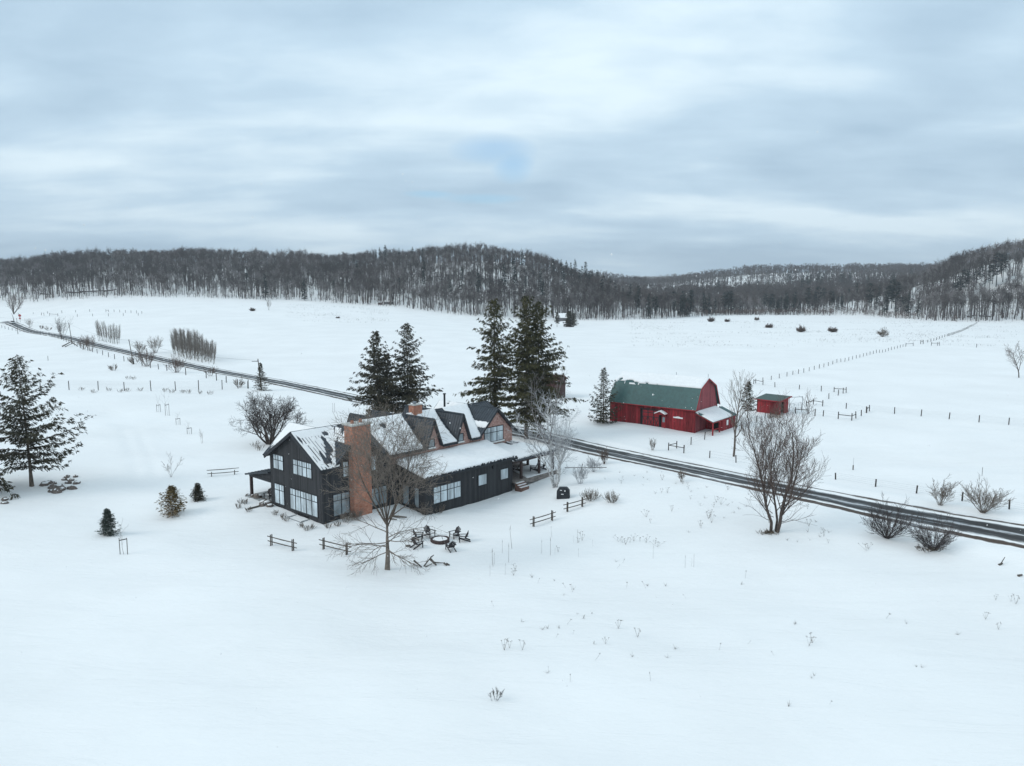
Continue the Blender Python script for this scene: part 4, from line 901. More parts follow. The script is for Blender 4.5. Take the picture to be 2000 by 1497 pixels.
# far field bushes
for i, (px, py, h) in enumerate([(1389, 629, 6), (1420, 629, 4.2), (1502, 641, 4.6), (1564, 649, 5.6), (1626, 649, 4.8), (1724, 658, 7), (493, 608, 4.0), (497+28, 607, 7), (1478, 626, 4), (660, 622, 2)]):
    labs = ['upright dark bush, leftmost in the far right field', 'small round bush second from the left in the far field', 'round dark bush third from left in the far field', 'largest round dark bush in the far field', 'round dark bush left of the open twiggy one', 'open twiggy bush, rightmost in the far field', 'lone round bush in the far left field', 'thin bare sapling right of the lone bush in the far left field', 'faint pale bush near the far conifers', 'tiny bush in the snow field left of the spruces']
    if px == 525: shrub('sapling', G(px, py), labs[i], 8, 1.2, 3, 120+i, m_twig, 'sapling', rmin=.05)
    else: shrub('field_bush', G(px, py), labs[i], h*.62, h*(1.4 if i != 5 else 1.1), 80 if i != 5 else 40, 120+i, m_twig if i in (5, 8) else m_twig2, rmin=.038 if i != 5 else .03, base_r=.6, up=.12, group='bushes dotted over the far snow field')
p = G(1990, 738); bare_tree('bare_tree', p, 'small bare tree alone in the field at the right edge', [((0, 0, 0), (0, 0, 1), 7.5, .15, 0)], base_tree_par(kids=[10, 6, 4], lv=3, rmin=.022, t0=[.2]), 131, m_bark2, m_twig2)
p = G(28, 629); P_ = base_tree_par(kids=[8, 7, 6, 5], lv=3, rmin=.05, up=[.35, .3, .2], ang=[30, 32, 34], t0=[.1, .2])
bare_tree('bare_tree', p, 'vase shaped bare tree beside the road at the far left', [((0, 0, 0), (0, 0, 1), 6, .38, 9)]+[((0, 0, 5.2), (math.cos(a)*.5, math.sin(a)*.5, 1), 11, .2, 1) for a in np.linspace(0, 5.4, 7)], P_, 133, m_bark2, m_twig2)
# poplar clump: slim whips, one template copied
rng = np.random.default_rng(77)
TP = []
for s in range(4):
    T = bare_tree('poplar', (0, 0, -300), 'slim upright poplar in the dense clump across the left road', [((0, 0, 0), (.02, 0, 1), 10.4, .09, 0)], base_tree_par(n=[6, 3, 2], up=[.1, .9, .5], kids=[34, 4], lv=2, ang=[40, 30], len=[.19, .5], t0=[.2, .2], rmin=.018, wob=.05), 140+s, mat('poplar bark', (.16, .14, .12), .9, .25), mat('poplar twig', (.20, .175, .155), .9, .25), group='poplars in the clump across the left road')
    TP.append(T)
used = [False]*4
def place_pop(px, py, sc, lab, grp, ln=0.):
    sc *= .80
    i = rng.integers(0, 4); q = G(px, py); n0 = len(COL.objects)
    if not used[i]: T = TP[i]; used[i] = True; T.location = tuple(q); T.scale = (sc, sc, sc); T.rotation_euler = (0, 0, rng.uniform(0, 6.28)); T['label'] = lab; T['group'] = grp
    else: T = dup(TP[i], q, rng.uniform(0, 6.28), lab, grp, sc)
    T.rotation_mode = 'ZYX'; T.rotation_euler = (rng.normal(0, .03), ln+rng.normal(0, .03), T.rotation_euler[2])
for i in range(110):
    t = (i+rng.uniform(0, 1))/110; px = 338+t*82; py = 697+t*17-rng.uniform(0, 14); place_pop(px, py, (.72+.36*math.sin(math.pi*min(1, t*1.05+.12)))*rng.uniform(.9, 1.06), 'slim upright poplar in the dense clump across the left road', 'poplars in the clump across the left road', (t-.5)*.2)
for i in range(26):
    t = i/26; place_pop(193+t*42+rng.uniform(-1, 1), 668+t*7-rng.uniform(0, 4), rng.uniform(.75, 1.1), 'slim bare whip in the smaller thicket left of the poplar clump', 'whips in the smaller roadside thicket', (t-.5)*.25)

# ---------------------------------------------------------------- conifers
def spruce(name, loc, label, h, rad, seed, need, clear=.12, dens=1.0, droop=.35, spray=.5, snow=0., lean=0, power=.85, gap=.0, bark=None, rz=0, group=None, up_tip=.25, top_irregular=.2, ramul=True, widf=.22):
    rng = np.random.default_rng(seed); T = thing(name, loc, label, 'tree', rz, group)
    nl = 9; seg = [(lean*h*(i/nl)**1.5, 0, h*i/nl, lean*h*((i+1)/nl)**1.5, 0, h*(i+1)/nl, max(.018*h*(1-i/nl)**.9*.75, .01), max(.018*h*(1-(i+1)/nl)**.9*.75, .008)) for i in range(nl)]
    seg[0] = seg[0][:6]+(seg[0][6]*1.35, seg[0][7])
    nb = int((h*5.2+18)*dens); tri = []; tris = []; cen = []
    for i in range(nb):
        t = clear+(1-clear)*((i+rng.uniform(0, 1))/nb)**.95; z = h*t; a = i*2.399+rng.normal(0, .35)
        q = (1-t)/(1-clear); L = rad*(q**power)*rng.uniform(.62, 1.12)*(1 if rng.uniform() > gap else rng.uniform(.15, .6))
        if clear > .1 and t < clear+.10: L *= rng.uniform(.55, 1.0)
        L = max(L, .12*rad*.5); n = max(4, int(L/.32)); dirx, diry = math.cos(a), math.sin(a)
        b0 = np.array([lean*h*t**1.5, 0, z]); slope0 = .25+.5*t-.15; pts = []
        for j in range(n+1):
            s = j/n; dz = L*(slope0*s-droop*(1.25-t)*s*s*1.6+up_tip*s**3); jj = rng.normal(0, .05*L*s, 3); pts.append(b0+np.array([dirx*L*s, diry*L*s, dz])+jj)
        for j in range(0, n, 2): 
            e = pts[min(j+2, n)]; seg.append((*pts[j], *e, max(.035*L/3*(1-j/n), .008), max(.035*L/3*(1-(j+2)/n), .006)))
        side = np.array([-diry, dirx, 0]); out = np.array([dirx, diry, 0])
        for j in range(1, n+1):
            s = j/n; c = pts[j]; wid = L*widf*math.sin(math.pi*min(1, s*.82+.16))+.08
            kk = max(4, int(wid/spray*8.5)+5)
            for m_ in range(kk):
                u = rng.uniform(-1, 1); cc = c+side*u*wid+out*(abs(u)*-.05*L+rng.normal(0, .1))+np.array([0, 0, rng.normal(0, .07)-abs(u)*wid*.2])
                dn = rng.uniform(.35, 1.15)*(droop*1.6+.15); d = out*rng.uniform(.1, .9)+side*(u*.9+rng.normal(0, .35))+np.array([0, 0, -dn]); d /= np.linalg.norm(d)
                l = spray*rng.uniform(.4, 1.0); w = l*rng.uniform(.18, .34); sd = np.cross(d, rng.normal(0, 1, 3)); sd /= np.linalg.norm(sd)+1e-6
                tri += [cc-sd*w*.5, cc+sd*w*.5, cc+d*l*.55+sd*w*.42, cc+d*l, cc+d*l*.5-sd*w*.45]
                cen.append((cc, out, side, l))
    # pointed leader
    for k in range(int(40*dens)):
        t = rng.uniform(.93, 1.03); a = rng.uniform(0, 6.28); c = np.array([lean*h*t**1.5, 0, h*t]); d = np.array([math.cos(a)*.7, math.sin(a)*.7, rng.uniform(-.2, .9)]); l = spray*rng.uniform(.3, .8)*(1.15-t)*6*.5; sd = np.cross(d, [0, 0, 1.]); sd /= np.linalg.norm(sd); w = l*.25
        tri += [c-sd*w*.5, c+sd*w*.5, c+d*l*.55+sd*w*.4, c+d*l, c+d*l*.5-sd*w*.4]
    V, FC = tubes_np(np.array(seg), 5); mesh_np('trunk', V, FC, bark or m_bark, T, True)
    V = np.array(tri); n5 = len(V)//5; FC = np.arange(n5*5).reshape(n5, 5); mesh_np('foliage', V, FC, need, T)
    if snow > 0:
        tr = []
        for cc, out, side, l in cen:
            if rng.uniform() < snow*.13:
                c = cc+np.array([0, 0, .03]); l2 = l*rng.uniform(.25, .5); tr += [c-out*l2*.5-side*l2*.35, c+out*l2*.5-side*l2*.35, c+out*l2*.5+side*l2*.35+np.array([0, 0, .03]), c-out*l2*.5+side*l2*.35+np.array([0, 0, .04])]
        if tr: V = np.array(tr); n4 = len(V)//4; mesh_np('branch_snow', V, np.arange(n4*4).reshape(n4, 4), m_rsnow, T)
    return T
def off(p, dz=-.1): return (p[0], p[1], p[2]+dz)
print('spruces')
p = G(62, 950); spruce('spruce_tree', off(p), 'large dark spruce with thick trunk standing alone at the left edge', 15.8, 9.4, 1, m_need, clear=.14, dens=.78, droop=.24, spray=.50, snow=.05, lean=-.03, power=.86, gap=.22, up_tip=.40, widf=.15)
HB = lambda px, Y: np.array([(px-1000)/F*(Y*math.cos(PITCH)+HCAM*math.sin(PITCH)), Y, 0.3])
def sp_top(name, px, Y, top_py, rad, lab, seed, need, **k):
    q = HB(px, Y); q[2] = gz(q[0], q[1]); h = z_at(top_py, Y)-q[2]; return spruce(name, off(q), lab, h, rad, seed, need, **k)
p = G(-50, 962); spruce('spruce_tree', off(p), 'spruce mostly outside the frame, its drooping boughs crossing the left edge', 12.5, 5.6, 21, m_need, clear=.08, dens=.8, droop=.45, spray=.6, snow=.04, power=.6, gap=.2, widf=.17)
sp_top('spruce_tree', 740, 140, 647, 7.2, 'left of the two dark spruces behind the chimney roof, broken two pointed top', 2, m_need, dens=.9, droop=.35, spray=.6, snow=.05, power=.8, gap=.2, lean=-.015, widf=.19)
sp_top('spruce_tree', 797, 142, 632, 7.6, 'right of the two dark spruces behind the chimney roof, the taller one', 3, m_need, dens=.9, droop=.30, spray=.6, snow=.05, power=.82, gap=.2, widf=.19)
sp_top('spruce_tree', 758, 144, 690, 4.4, 'shorter spruce wedged between the two dark ones', 12, m_need, dens=.8, droop=.35, spray=.6, snow=.1, power=.75)
sp_top('spruce_tree', 966, 127, 585, 7.2, 'tall olive green spruce behind the brick gable, left one', 4, m_need2, dens=.82, droop=.38, spray=.6, snow=.03, power=.66, gap=.2, widf=.2)
sp_top('spruce_tree', 1028, 124, 579, 7.0, 'tallest olive green spruce behind the porch with thick trunk', 5, m_need2, clear=.13, dens=.88, droop=.38, spray=.62, snow=.03, power=.60, gap=.15, widf=.2)
sp_top('spruce_tree', 1054, 125, 590, 7.6, 'tall green spruce right of the tallest one, bare lower trunk', 6, m_need2, clear=.20, dens=.78, droop=.4, spray=.6, snow=.03, power=.64, gap=.2, lean=-.02, widf=.2)
p = G(511, 763); spruce('spruce_tree', off(p), 'small spruce in front of the utility pole by the left fence corner', 6.8, 2.5, 7, m_need, clear=.03, dens=1.1, droop=.2, spray=.36, snow=.22, power=1.0)
p = G(1178, 827); spruce('spruce_tree', off(p), 'pointed spruce against the left end of the red barn', 10.2, 4.3, 8, m_need, clear=.03, dens=.95, droop=.14, spray=.42, snow=.09, power=1.0, up_tip=.4, widf=.2)
p = G(1460, 817); spruce('spruce_tree', off(p), 'thin brownish spruce between the barn and the small red shed', 7.0, 2.2, 9, m_need, clear=.2, dens=1.0, droop=.15, spray=.42, snow=.1, power=.7, gap=.15)
p = G(212, 1045); spruce('young_spruce', off(p), 'smallest blue green young spruce near a staked sapling', 2.75, 1.15, 10, m_need3, clear=.02, dens=3.0, droop=.05, spray=.26, snow=.2, power=.95, widf=.2)
p = G(337, 1006); spruce('young_pine', off(p), 'young pine with yellow brown needles in the snowy yard', 3.3, 2.1, 13, m_need4, clear=.02, dens=1.9, droop=-.05, spray=.34, snow=.25, power=.95, widf=.2)
p = G(387, 978); spruce('young_spruce', off(p), 'little dark spruce just right of the yellow brown pine', 2.1, .95, 14, m_need, clear=.02, dens=3.0, droop=.05, spray=.26, snow=.12, power=.95, widf=.2)
p = G(1112, 639); spruce('spruce_tree', p, 'round dark spruce in front of the valley hut', 10.5, 4.8, 15, m_need, clear=.02, dens=.9, spray=1.0, snow=.3, power=.5)
p = G(1121, 636); spruce('spruce_tree', p, 'slimmer spruce touching the round one by the valley hut', 8.5, 3.2, 16, m_need, clear=.02, dens=.8, spray=.9, snow=.3, power=.6)
p = G(1088, 639); spruce('spruce_tree', p, 'thin open spruce left of the valley hut', 10, 2.6, 17, m_need, clear=.25, dens=.5, spray=.9, power=.6)

# ---------------------------------------------------------------- forest
def far_bare(seed, simple=False):
    """leafless far tree, about 18 m: returns V (n,3), F tris"""
    rng = np.random.default_rng(seed); seg = []; h = 18
    bend = rng.uniform(-.6, .6, 2); P = [np.array([bend[0]*(t**2)*2, bend[1]*(t**2)*2, h*.82*t]) for t in np.linspace(0, 1, 4)]
    for i in range(3): seg.append((*P[i], *P[i+1], .26*(1-i/3)+.07, .26*(1-(i+1)/3)+.07))
    limbs = 5 if simple else 8; tips = []
    for j in range(limbs):
        t = rng.uniform(.42, .9); b = np.array([bend[0]*t*t*2, bend[1]*t*t*2, h*.82*t]); a = rng.uniform(0, 6.28); L = rng.uniform(3, 5.5)*(1.2-t*.5); e = rng.uniform(.8, 1.25); d = np.array([math.cos(a)*math.cos(e), math.sin(a)*math.cos(e), math.sin(e)]); q = b+d*L
        seg.append((*b, *q, .10, .06)); tips.append((b, q))
    V, FQ = tubes_np(np.array(seg), 3); tri = np.concatenate([FQ[:, [0, 1, 2]], FQ[:, [0, 2, 3]]], 0)
    tv = []; nt = 26 if simple else 82
    for j in range(nt):
        b, q = tips[rng.integers(0, limbs)]; s = rng.uniform(.35, 1.1); c = b+(q-b)*s; d = rng.normal(0, 1, 3)*np.array([1, 1, .55])+np.array([0, 0, .85]); d /= np.linalg.norm(d); l = rng.uniform(1.4, 3.4); w = rng.uniform(.05, .12)*(2.2 if simple else 1); sd = np.cross(d, rng.normal(0, 1, 3)); sd /= np.linalg.norm(sd)
        tv += [c-sd*w, c+sd*w, c+d*l]
    k = len(V); V = np.r_[V, np.array(tv)]; T2 = k+np.arange(nt*3).reshape(nt, 3); return V, np.r_[tri, T2]
def far_conifer(seed, pine=False):
    rng = np.random.default_rng(seed); h = 18; V, FQ = tubes_np(np.array([(0, 0, 0, 0, 0, h*.95, .25, .04)]), 3); tri = np.concatenate([FQ[:, [0, 1, 2]], FQ[:, [0, 2, 3]]], 0); tv = []; n = 210
    for j in range(n):
        t = rng.uniform(.08 if not pine else .35, 1); a = rng.uniform(0, 6.28); R = (3.7*(1-t)**.75+.45) if not pine else 3.6*math.sin(math.pi*min(1, (t-.3)/.75))+.5
        r = R*rng.uniform(.2, 1); c = np.array([math.cos(a)*r*.45, math.sin(a)*r*.45, h*t+.3]); d = np.array([math.cos(a), math.sin(a), rng.uniform(-.6, .1) if not pine else rng.uniform(-.2, .5)]); l = R*rng.uniform(.4, .65)+.3; w = rng.uniform(.3, .65); sd = np.cross(d, [0, 0, 1.])+rng.normal(0, .3, 3); sd /= np.linalg.norm(sd)
        tv += [c-sd*w, c+sd*w, c+d*l]
    k = len(V); return np.r_[V, np.array(tv)], np.r_[tri, k+np.arange(n*3).reshape(n, 3)]
BT = [far_bare(i) for i in range(6)]; BS = [far_bare(50+i, True) for i in range(4)]; CT = [far_conifer(i) for i in range(3)]+[far_conifer(9, True), far_conifer(10, True)]
def merge(pts, tmpl, rng, smin=.8, smax=1.2, wide=1.0):
    VV = []; FF = []; k = 0
    ti = rng.integers(0, len(tmpl), len(pts))
    for i in range(len(tmpl)):
        Pn = pts[ti == i]; n = len(Pn)
        if not n: continue
        V, Fc = tmpl[i]; a = rng.uniform(0, 6.28, n); s = rng.uniform(smin, smax, n)*(1+.7*fbm(Pn[:, 0]/38, Pn[:, 1]/38, 55, 2)); c, sn = np.cos(a)*s*wide, np.sin(a)*s*wide
        X = V[None, :, 0]*c[:, None]-V[None, :, 1]*sn[:, None]+Pn[:, 0:1]; Y = V[None, :, 0]*sn[:, None]+V[None, :, 1]*c[:, None]+Pn[:, 1:2]; Z = V[None, :, 2]*s[:, None]+Pn[:, 2:3]-.3
        VV.append(np.stack([X, Y, Z], -1).reshape(-1, 3)); FF.append((Fc[None]+(np.arange(n)*len(V))[:, None, None]+k).reshape(-1, 3)); k += n*len(V)
    return np.concatenate(VV), np.concatenate(FF)
TL = np.array([((t[0]-1000)/F, t[2]) for t in TREELINE])
def tl(a): return np.interp(a, TL[:, 0], TL[:, 1])
rng = np.random.default_rng(2024)
def sample(n, a0, a1, d0, d1, near_bias=1.0):
    a = rng.uniform(a0, a1, n); Y = tl(a)+d0+(d1-d0)*rng.uniform(0, 1, n)**near_bias; x = a*Y; return np.stack([x, Y, ground_z(x, Y)], 1)
A0, A1 = -.80, .80
left = np.r_[sample(1900, A0, .13, 8, 90), sample(6900, A0, .13, 80, 300, 1.0)]; mid = sample(1700, .10, .52, 10, 170); right = sample(2150, .50, A1+.1, 8, 260)
allp = np.r_[left, mid, right]
dens = fbm(allp[:, 0]/45, allp[:, 1]/45, 77, 3); allp = allp[(dens > -.23) | (allp[:, 0] > 300)]
cm = []
for i, (V, FC) in enumerate(CT): o = mesh_np('conifer', V, FC, m_fcon); cm.append(o.data); bpy.data.objects.remove(o)
CONS = [HUT, (HUT[0]+4, HUT[1]), (HUT[0]-4, HUT[1])]
def conifer(px, Y, s, pine=False, grp='conifers scattered over the knoll', lab='dark conifer among the bare trees of the knoll'):
    a = (px-1000)/F; x = a*Y; CONS.append((x, Y)); z = gz(x, Y); o = bpy.data.objects.new('conifer', cm[(3+rng.integers(0, 2)) if pine else rng.integers(0, 3)]); COL.objects.link(o)
    o.location = (x, Y, z-.3); o.rotation_euler = (0, 0, rng.uniform(0, 6.28)); s *= 1.25; o.scale = (s*rng.uniform(.95, 1.25),)*2+(s,); tag(o, lab, 'tree', grp)
for px in (487, 521, 597): conifer(px, 672 if px != 487 else 730, {487: .9, 521: 1.05, 597: .85}[px], lab={487: 'small dark conifer upslope in the left woods', 521: 'tall dark conifer in the left woods, left of the broad one', 597: 'broad dark conifer at the edge of the left woods'}[px], grp='conifers in the left woods')
for px, dY, s in [(738, 250, .9), (745, 245, 1.0), (756, 250, 1.1), (782, 250, .9), (808, 248, .9), (828, 248, .8), (695, 200, .9), (700, 150, .8), (830, 130, 1.1), (828, 90, .9), (903, 110, 1.0), (935, 80, 1.1), (968, 190, .8), (985, 110, 1.2), (1003, 150, 1.2), (1006, 110, 1.1), (1020, 200, 1), (1026, 95, .9), (1055, 90, 1.2), (1060, 75, .9), (1080, 200, .9), (1095, 210, .9), (1105, 215, .9), (1114, 215, .9), (1122, 222, 1.1), (1135, 225, .9), (1142, 200, 1.2), (1155, 230, .9), (1165, 190, 1), (1178, 170, .9), (1190, 150, 1), (1200, 130, .9), (1215, 110, .8), (880, 60, .9), (782, 60, .8), (655, 40, .7), (1130, 150, 1), (1150, 140, 1.1), (1175, 110, 1), (1100, 140, 1), (1230, 90, 1), (1245, 110, .9)]:
    a = (px-1000)/F; conifer(px, tl(a)+dY, s)
g2, l2 = 'conifers across the valley', 'dark conifer in the valley woods'
for i in range(70):
    px = rng.uniform(1220, 1790); a = (px-1000)/F; conifer(px, tl(a)+rng.uniform(2, 110)*rng.uniform(.2, 1), rng.uniform(.55, 1.0), rng.uniform() < .3, g2, l2)
for px, s, dY in [(1422, 1.0, 30), (1493, .9, 20), (1575, 1.1, 25), (1595, 1.1, 30), (1695, 1.25, 12), (1738, 1.2, 60), (1730, 1.1, 30), (1745, 1.3, 20)]: conifer(px, tl((px-1000)/F)+dY, s, True, g2, l2)
for i in range(30):
    px = rng.uniform(1380, 1800); conifer(px, rng.uniform(950, 1350), rng.uniform(1, 1.3), False, 'conifers on the long far hill', 'dark conifer on the long hill beyond the valley')
for px, Y, s, lab in [(1865, 690, 1.25, 'tall pine on the right hillside, lower left of the crest pines'), (1878, 700, 1.35, 'dense pine at the left end of the right hill crest'), (1898, 710, .9, 'slim pine on the right hill crest'), (1908, 715, .9, 'second slim pine on the right hill crest'), (1938, 700, 1.55, 'biggest pine on the right hill crest'), (1950, 705, 1.3, 'pine beside the biggest one on the right crest'), (1925, 700, 1.1, 'smaller pine left of the biggest on the crest')]:
    conifer(px, Y-25, s*.85, True, 'pines on the right hill crest', lab)

def clear_view(P, r0=2.6, front=34):
    keep = np.ones(len(P), bool)
    for cx_, cy_ in CONS:
        n_ = math.hypot(cx_, cy_); ux, uy = cx_/n_, cy_/n_; dx_, dy_ = P[:, 0]-cx_, P[:, 1]-cy_; al = dx_*ux+dy_*uy; ac = np.abs(dx_*uy-dy_*ux)
        keep &= ~((al < 3) & (al > -front) & (ac < r0))
    return P[keep]
allp = clear_view(allp); sel = rng.uniform(0, 1, len(allp)) < .34+.5*np.clip(fbm(allp[:, 0]/60, allp[:, 1]/60, 78, 2), -.5, .5)
right_side = allp[:, 0]/allp[:, 1] > .54
big = allp[right_side]; allp = allp[~right_side]; sel = sel[~right_side]
V, FC = merge(big[::2], BT, rng, 1.0, 1.4); o = mesh_np('forest', V, FC, m_woods); tag(o, 'tall bare trees covering the steep right hillside', 'forest', kind='stuff')
V, FC = merge(big[1::2], BT, rng, .9, 1.35); o = mesh_np('forest', V, FC, m_woods2); tag(o, 'frosted bare trees mixed over the right hillside', 'forest', kind='stuff')
V, FC = merge(allp[~sel], BT, rng, .82, 1.15); o = mesh_np('forest', V, FC, m_woods); tag(o, 'dense dark leafless forest covering the hills', 'forest', kind='stuff')
V, FC = merge(allp[sel], BT, rng, .75, 1.1); o = mesh_np('forest', V, FC, m_woods2); tag(o, 'paler frosted leafless trees mixed through the hill forest', 'forest', kind='stuff')
# right background hill and far ridge: simpler, larger crowns
def sector(n, a0, a1, y0, y1):
    a = rng.uniform(a0, a1, n); Y = rng.uniform(y0, y1, n); x = a*Y; return np.stack([x, Y, ground_z(x, Y)], 1)
bk = np.r_[sector(9000, .10, .80, 880, 1720)]
V, FC = merge(bk, BS, rng, .8, 1.15, 1.5); o = mesh_np('forest', V, FC, m_woods); tag(o, 'bare forest on the long hill beyond the valley', 'forest', kind='stuff')
fr = sector(2600, .06, .34, 2000, 3500); V, FC = merge(fr, BS, rng, 1.0, 1.3, 2.4); o = mesh_np('forest', V, FC, m_woods2); tag(o, 'faint forest on the farthest ridge in the gap', 'forest', kind='stuff')
# treeline: single trees one can tell apart
tmeshes = []
for i, (V, FC) in enumerate(BT):
    for m in (m_woods, m_woods2):
        o = mesh_np('bare_tree', V, FC, m); tmeshes.append(o.data); bpy.data.objects.remove(o)
n = 0
for px in rng.uniform(-30, 2030, 290):
    a = (px-1000)/F; Y = tl(a)+abs(rng.normal(0, 9))+(14 if 1070 < px < 1125 else 0); x = a*Y; z = gz(x, Y); o = bpy.data.objects.new('bare_tree', tmeshes[rng.integers(0, len(tmeshes))]); COL.objects.link(o)
    o.location = (x, Y, z-.2); o.rotation_euler = (rng.normal(0, .05), rng.normal(0, .05), rng.uniform(0, 6.28)); s = rng.uniform(.5, 1.1)*(.8 if 1320 < px < 1740 else 1.3 if px > 1780 else 1); o.scale = (s, s, s)
    lab, grp = ('bare grey tree in the front row of the left woods', 'front row of the left woods') if px < 640 else ('bare grey tree in the front row below the round knoll', 'front row below the knoll') if px < 1320 else ('bare shrubby tree in the front row across the valley bottom', 'front row across the valley bottom') if px < 1740 else ('bare tree in the front row of the right hillside', 'front row of the right hillside')
    tag(o, lab, 'tree', grp)
# low scrub in front of the valley woods
sc = np.r_[sample(420, .24, .52, -14, 14), sample(1500, A0, A1, -2, 60, 1.4)]; V, FC = merge(sc, BS, rng, .16, .38, 1.3); o = mesh_np('scrub', V, FC, m_twig2); tag(o, 'low brown scrub along the foot of the woods', 'scrub', kind='stuff')
# fallen logs and rock ledges on the left slope
for i, (px, py, L) in enumerate([(170, 556, 18), (195, 563, 15), (90, 578, 10), (215, 569, 12), (145, 549, 14), (1930, 598, 14), (1900, 600, 8)]):
    q = at_Y(px, py, tl((px-1000)/F)+25); z = gz(q[0], q[1]); r_ = MB(); r_.tube((-L/2, 0, 0), (L/2, 0, rng.uniform(-1.5, 1.5)), .6, .35); o = r_.build('fallen_log', m_woods); o.location = (q[0], q[1], z+1.0); o.rotation_euler = (0, 0, rng.uniform(-.3, .3)); tag(o, ['dark fallen log upslope in the left woods', 'dark ledge like log right of another in the left woods', 'short log low in the left woods', 'log near the front of the left woods', 'highest log in the left woods', 'fallen log on the right hillside', 'short fallen log on the right hillside'][i], 'log')

# ---------------------------------------------------------------- fences
def fence(pts, h, label, rails=(), wires=3, pr=.06, spacing=None, extra=None, woody=m_fpost, braces=()):
    P = [G(*q) for q in pts]
    if spacing:
        Q = []
        for a, b in zip(P[:-1], P[1:]):
            L = np.linalg.norm((b-a)[:2]); k = max(1, int(round(L/spacing)))
            for i in range(k): c = a+(b-a)*i/k; c[2] = gz(c[0], c[1]); Q.append(c)
        Q.append(P[-1]); P = Q
    o = P[0]; T = thing('fence', o, label, 'fence'); rg = random.Random(len(pts)*7+int(o[0]))
    pm = None
    for i, q in enumerate(P):
        r = q-o
        if i < 99:
            if pm is None:
                b = MB(); b.tube((0, 0, -.4), (0, 0, h), pr*1.12, pr*1.05, k=7); po = b.build('post', woody, T); pm = po.data
            else: po = bpy.data.objects.new('post', pm); COL.objects.link(po); po.parent = T
            po.location = tuple(r); po.rotation_euler = (rg.gauss(0, .03), rg.gauss(0, .03), rg.uniform(0, 6)); po.scale = (1, 1, rg.uniform(.9, 1.08))
    if wires:
        w = MB()
        for a, b in zip(P[:-1], P[1:]):
            if np.linalg.norm((b-a)[:2]) > spacing_limit: continue
            for k in range(wires): z = h*(.2+.72*k/(max(1, wires-1))); w.tube(tuple(a-o+np.array([0, 0, z])), tuple(b-o+np.array([0, 0, z])), .005 if h < 2 else .006, k=3)
        if w.v: w.build('wire', m_wire, T)
    for i, j in rails:
        a, b = P[i]-o, P[j]-o; MB().tube((a[0], a[1], a[2]+h*.66), (b[0], b[1], b[2]+h*.66), pr*.8, k=6).build('rail', woody, T)
    return T
spacing_limit = 30
fence([(-60, 752), (-15, 755), (14, 757), (50, 758), (79, 760), (135, 762), (192, 762), (243, 764), (295, 764), (343, 763), (388, 762), (434, 761), (465, 759), (485, 759)], 2.3, 'tall wire mesh fence with dark posts crossing the left field', wires=9, pr=.085)
fence([(-20, 636), (10, 643), (24, 646), (55, 650), (79, 654), (96, 657), (120, 664), (140, 673), (163, 683), (190, 691), (224, 702), (262, 712), (294, 719), (326, 725), (363, 733), (403, 739), (423, 744), (442, 748), (484, 759)], 1.9, 'line of posts along the near side of the left road', wires=3, pr=.10, spacing=9.5)
fence([(1632, 937), (1710, 951), (1790, 964), (1879, 979), (1971, 995), (2060, 1010)], 1.0, 'low post and wire fence along the far side of the road at right', wires=4, pr=.085)
fence([(1386, 895), (1437.5, 904), (1535, 921)], 1.15, 'three posts on the far verge beside the slim tree', wires=3, pr=.07)
fence([(1305.5, 880), (1321.5, 876), (1335.5, 885.5)], 1.25, 'short braced fence corner between barn and road', rails=((0, 1), (0, 2)), wires=0, pr=.075)
fence([(1335.5, 885.5), (1349.5, 869), (1376, 859), (1392, 849)], 1.25, 'short fence running up to the barn porch', wires=3, pr=.07)
fence([(1436, 845), (1448, 839), (1463, 832), (1478, 826), (1494, 820), (1504, 818)], 1.35, 'post and wire fence between barn porch and small red shed', rails=((0, 1),), wires=3, pr=.075)
fence([(1472, 750.5), (1476, 749), (1490, 752.5), (1513.5, 756.5), (1561, 761), (1604, 764.5), (1629, 766), (1646.6, 769), (1652.6, 767.6)], 1.3, 'fence with braced ends beyond the small red shed', rails=((0, 1), (1, 2), (6, 8)), wires=3, pr=.085)
fence([(1652.6, 767.6), (1637, 772.6), (1618.7, 779.6), (1606.5, 793.7), (1588.5, 790.5), (1575, 794.5)], 1.3, 'short fence stepping back towards the red shed', rails=((3, 4), (4, 5)), wires=3, pr=.08)
fence([(1606.5, 794), (1652.6, 798.5), (1692.6, 807), (1698, 803.6), (1747, 808.7), (1799, 813.5), (1853.7, 819), (1912, 825), (1970, 830), (2040, 836)], 1.3, 'fence crossing the right field from the braced corner', rails=((2, 3),), wires=5, pr=.085)
fence([(1553.6, 808), (1578, 809.6), (1591.5, 812.6), (1607.7, 813.5), (1637, 818.6), (1663.5, 821.6), (1671.6, 817.7), (1682, 813), (1692, 807)], 1.3, 'fence behind the willow top with two railed braces', rails=((0, 1), (4, 5), (5, 6)), wires=3, pr=.085)
fence([(1490, 746), (1537, 735.5), (1600, 720), (1650, 707), (1735, 686), (1769, 677)], 1.25, 'long diagonal fence running away across the far field', wires=3, pr=.08, spacing=4.6)
fence([(1812, 669), (1850, 657), (1892, 641), (1908, 632)], 1.3, 'farthest stretch of the diagonal fence reaching the woods', wires=2, pr=.12, spacing=7)
fence([(1769, 677), (1783.5, 676)], 1.6, 'far brace panel left of the field gap', rails=((0, 1),), wires=0, pr=.1)
fence([(1798, 672), (1803, 672)], 1.6, 'small gate frame in the middle of the far field gap', rails=((0, 1),), wires=0, pr=.12)
fence([(1819, 675.5), (1831, 675.5), (1834.5, 675.5), (1907, 679), (1989.5, 683.5), (2060, 687)], 1.6, 'sparse far fence heading to the right edge', rails=((0, 2),), wires=2, pr=.1)
spacing_limit = 60
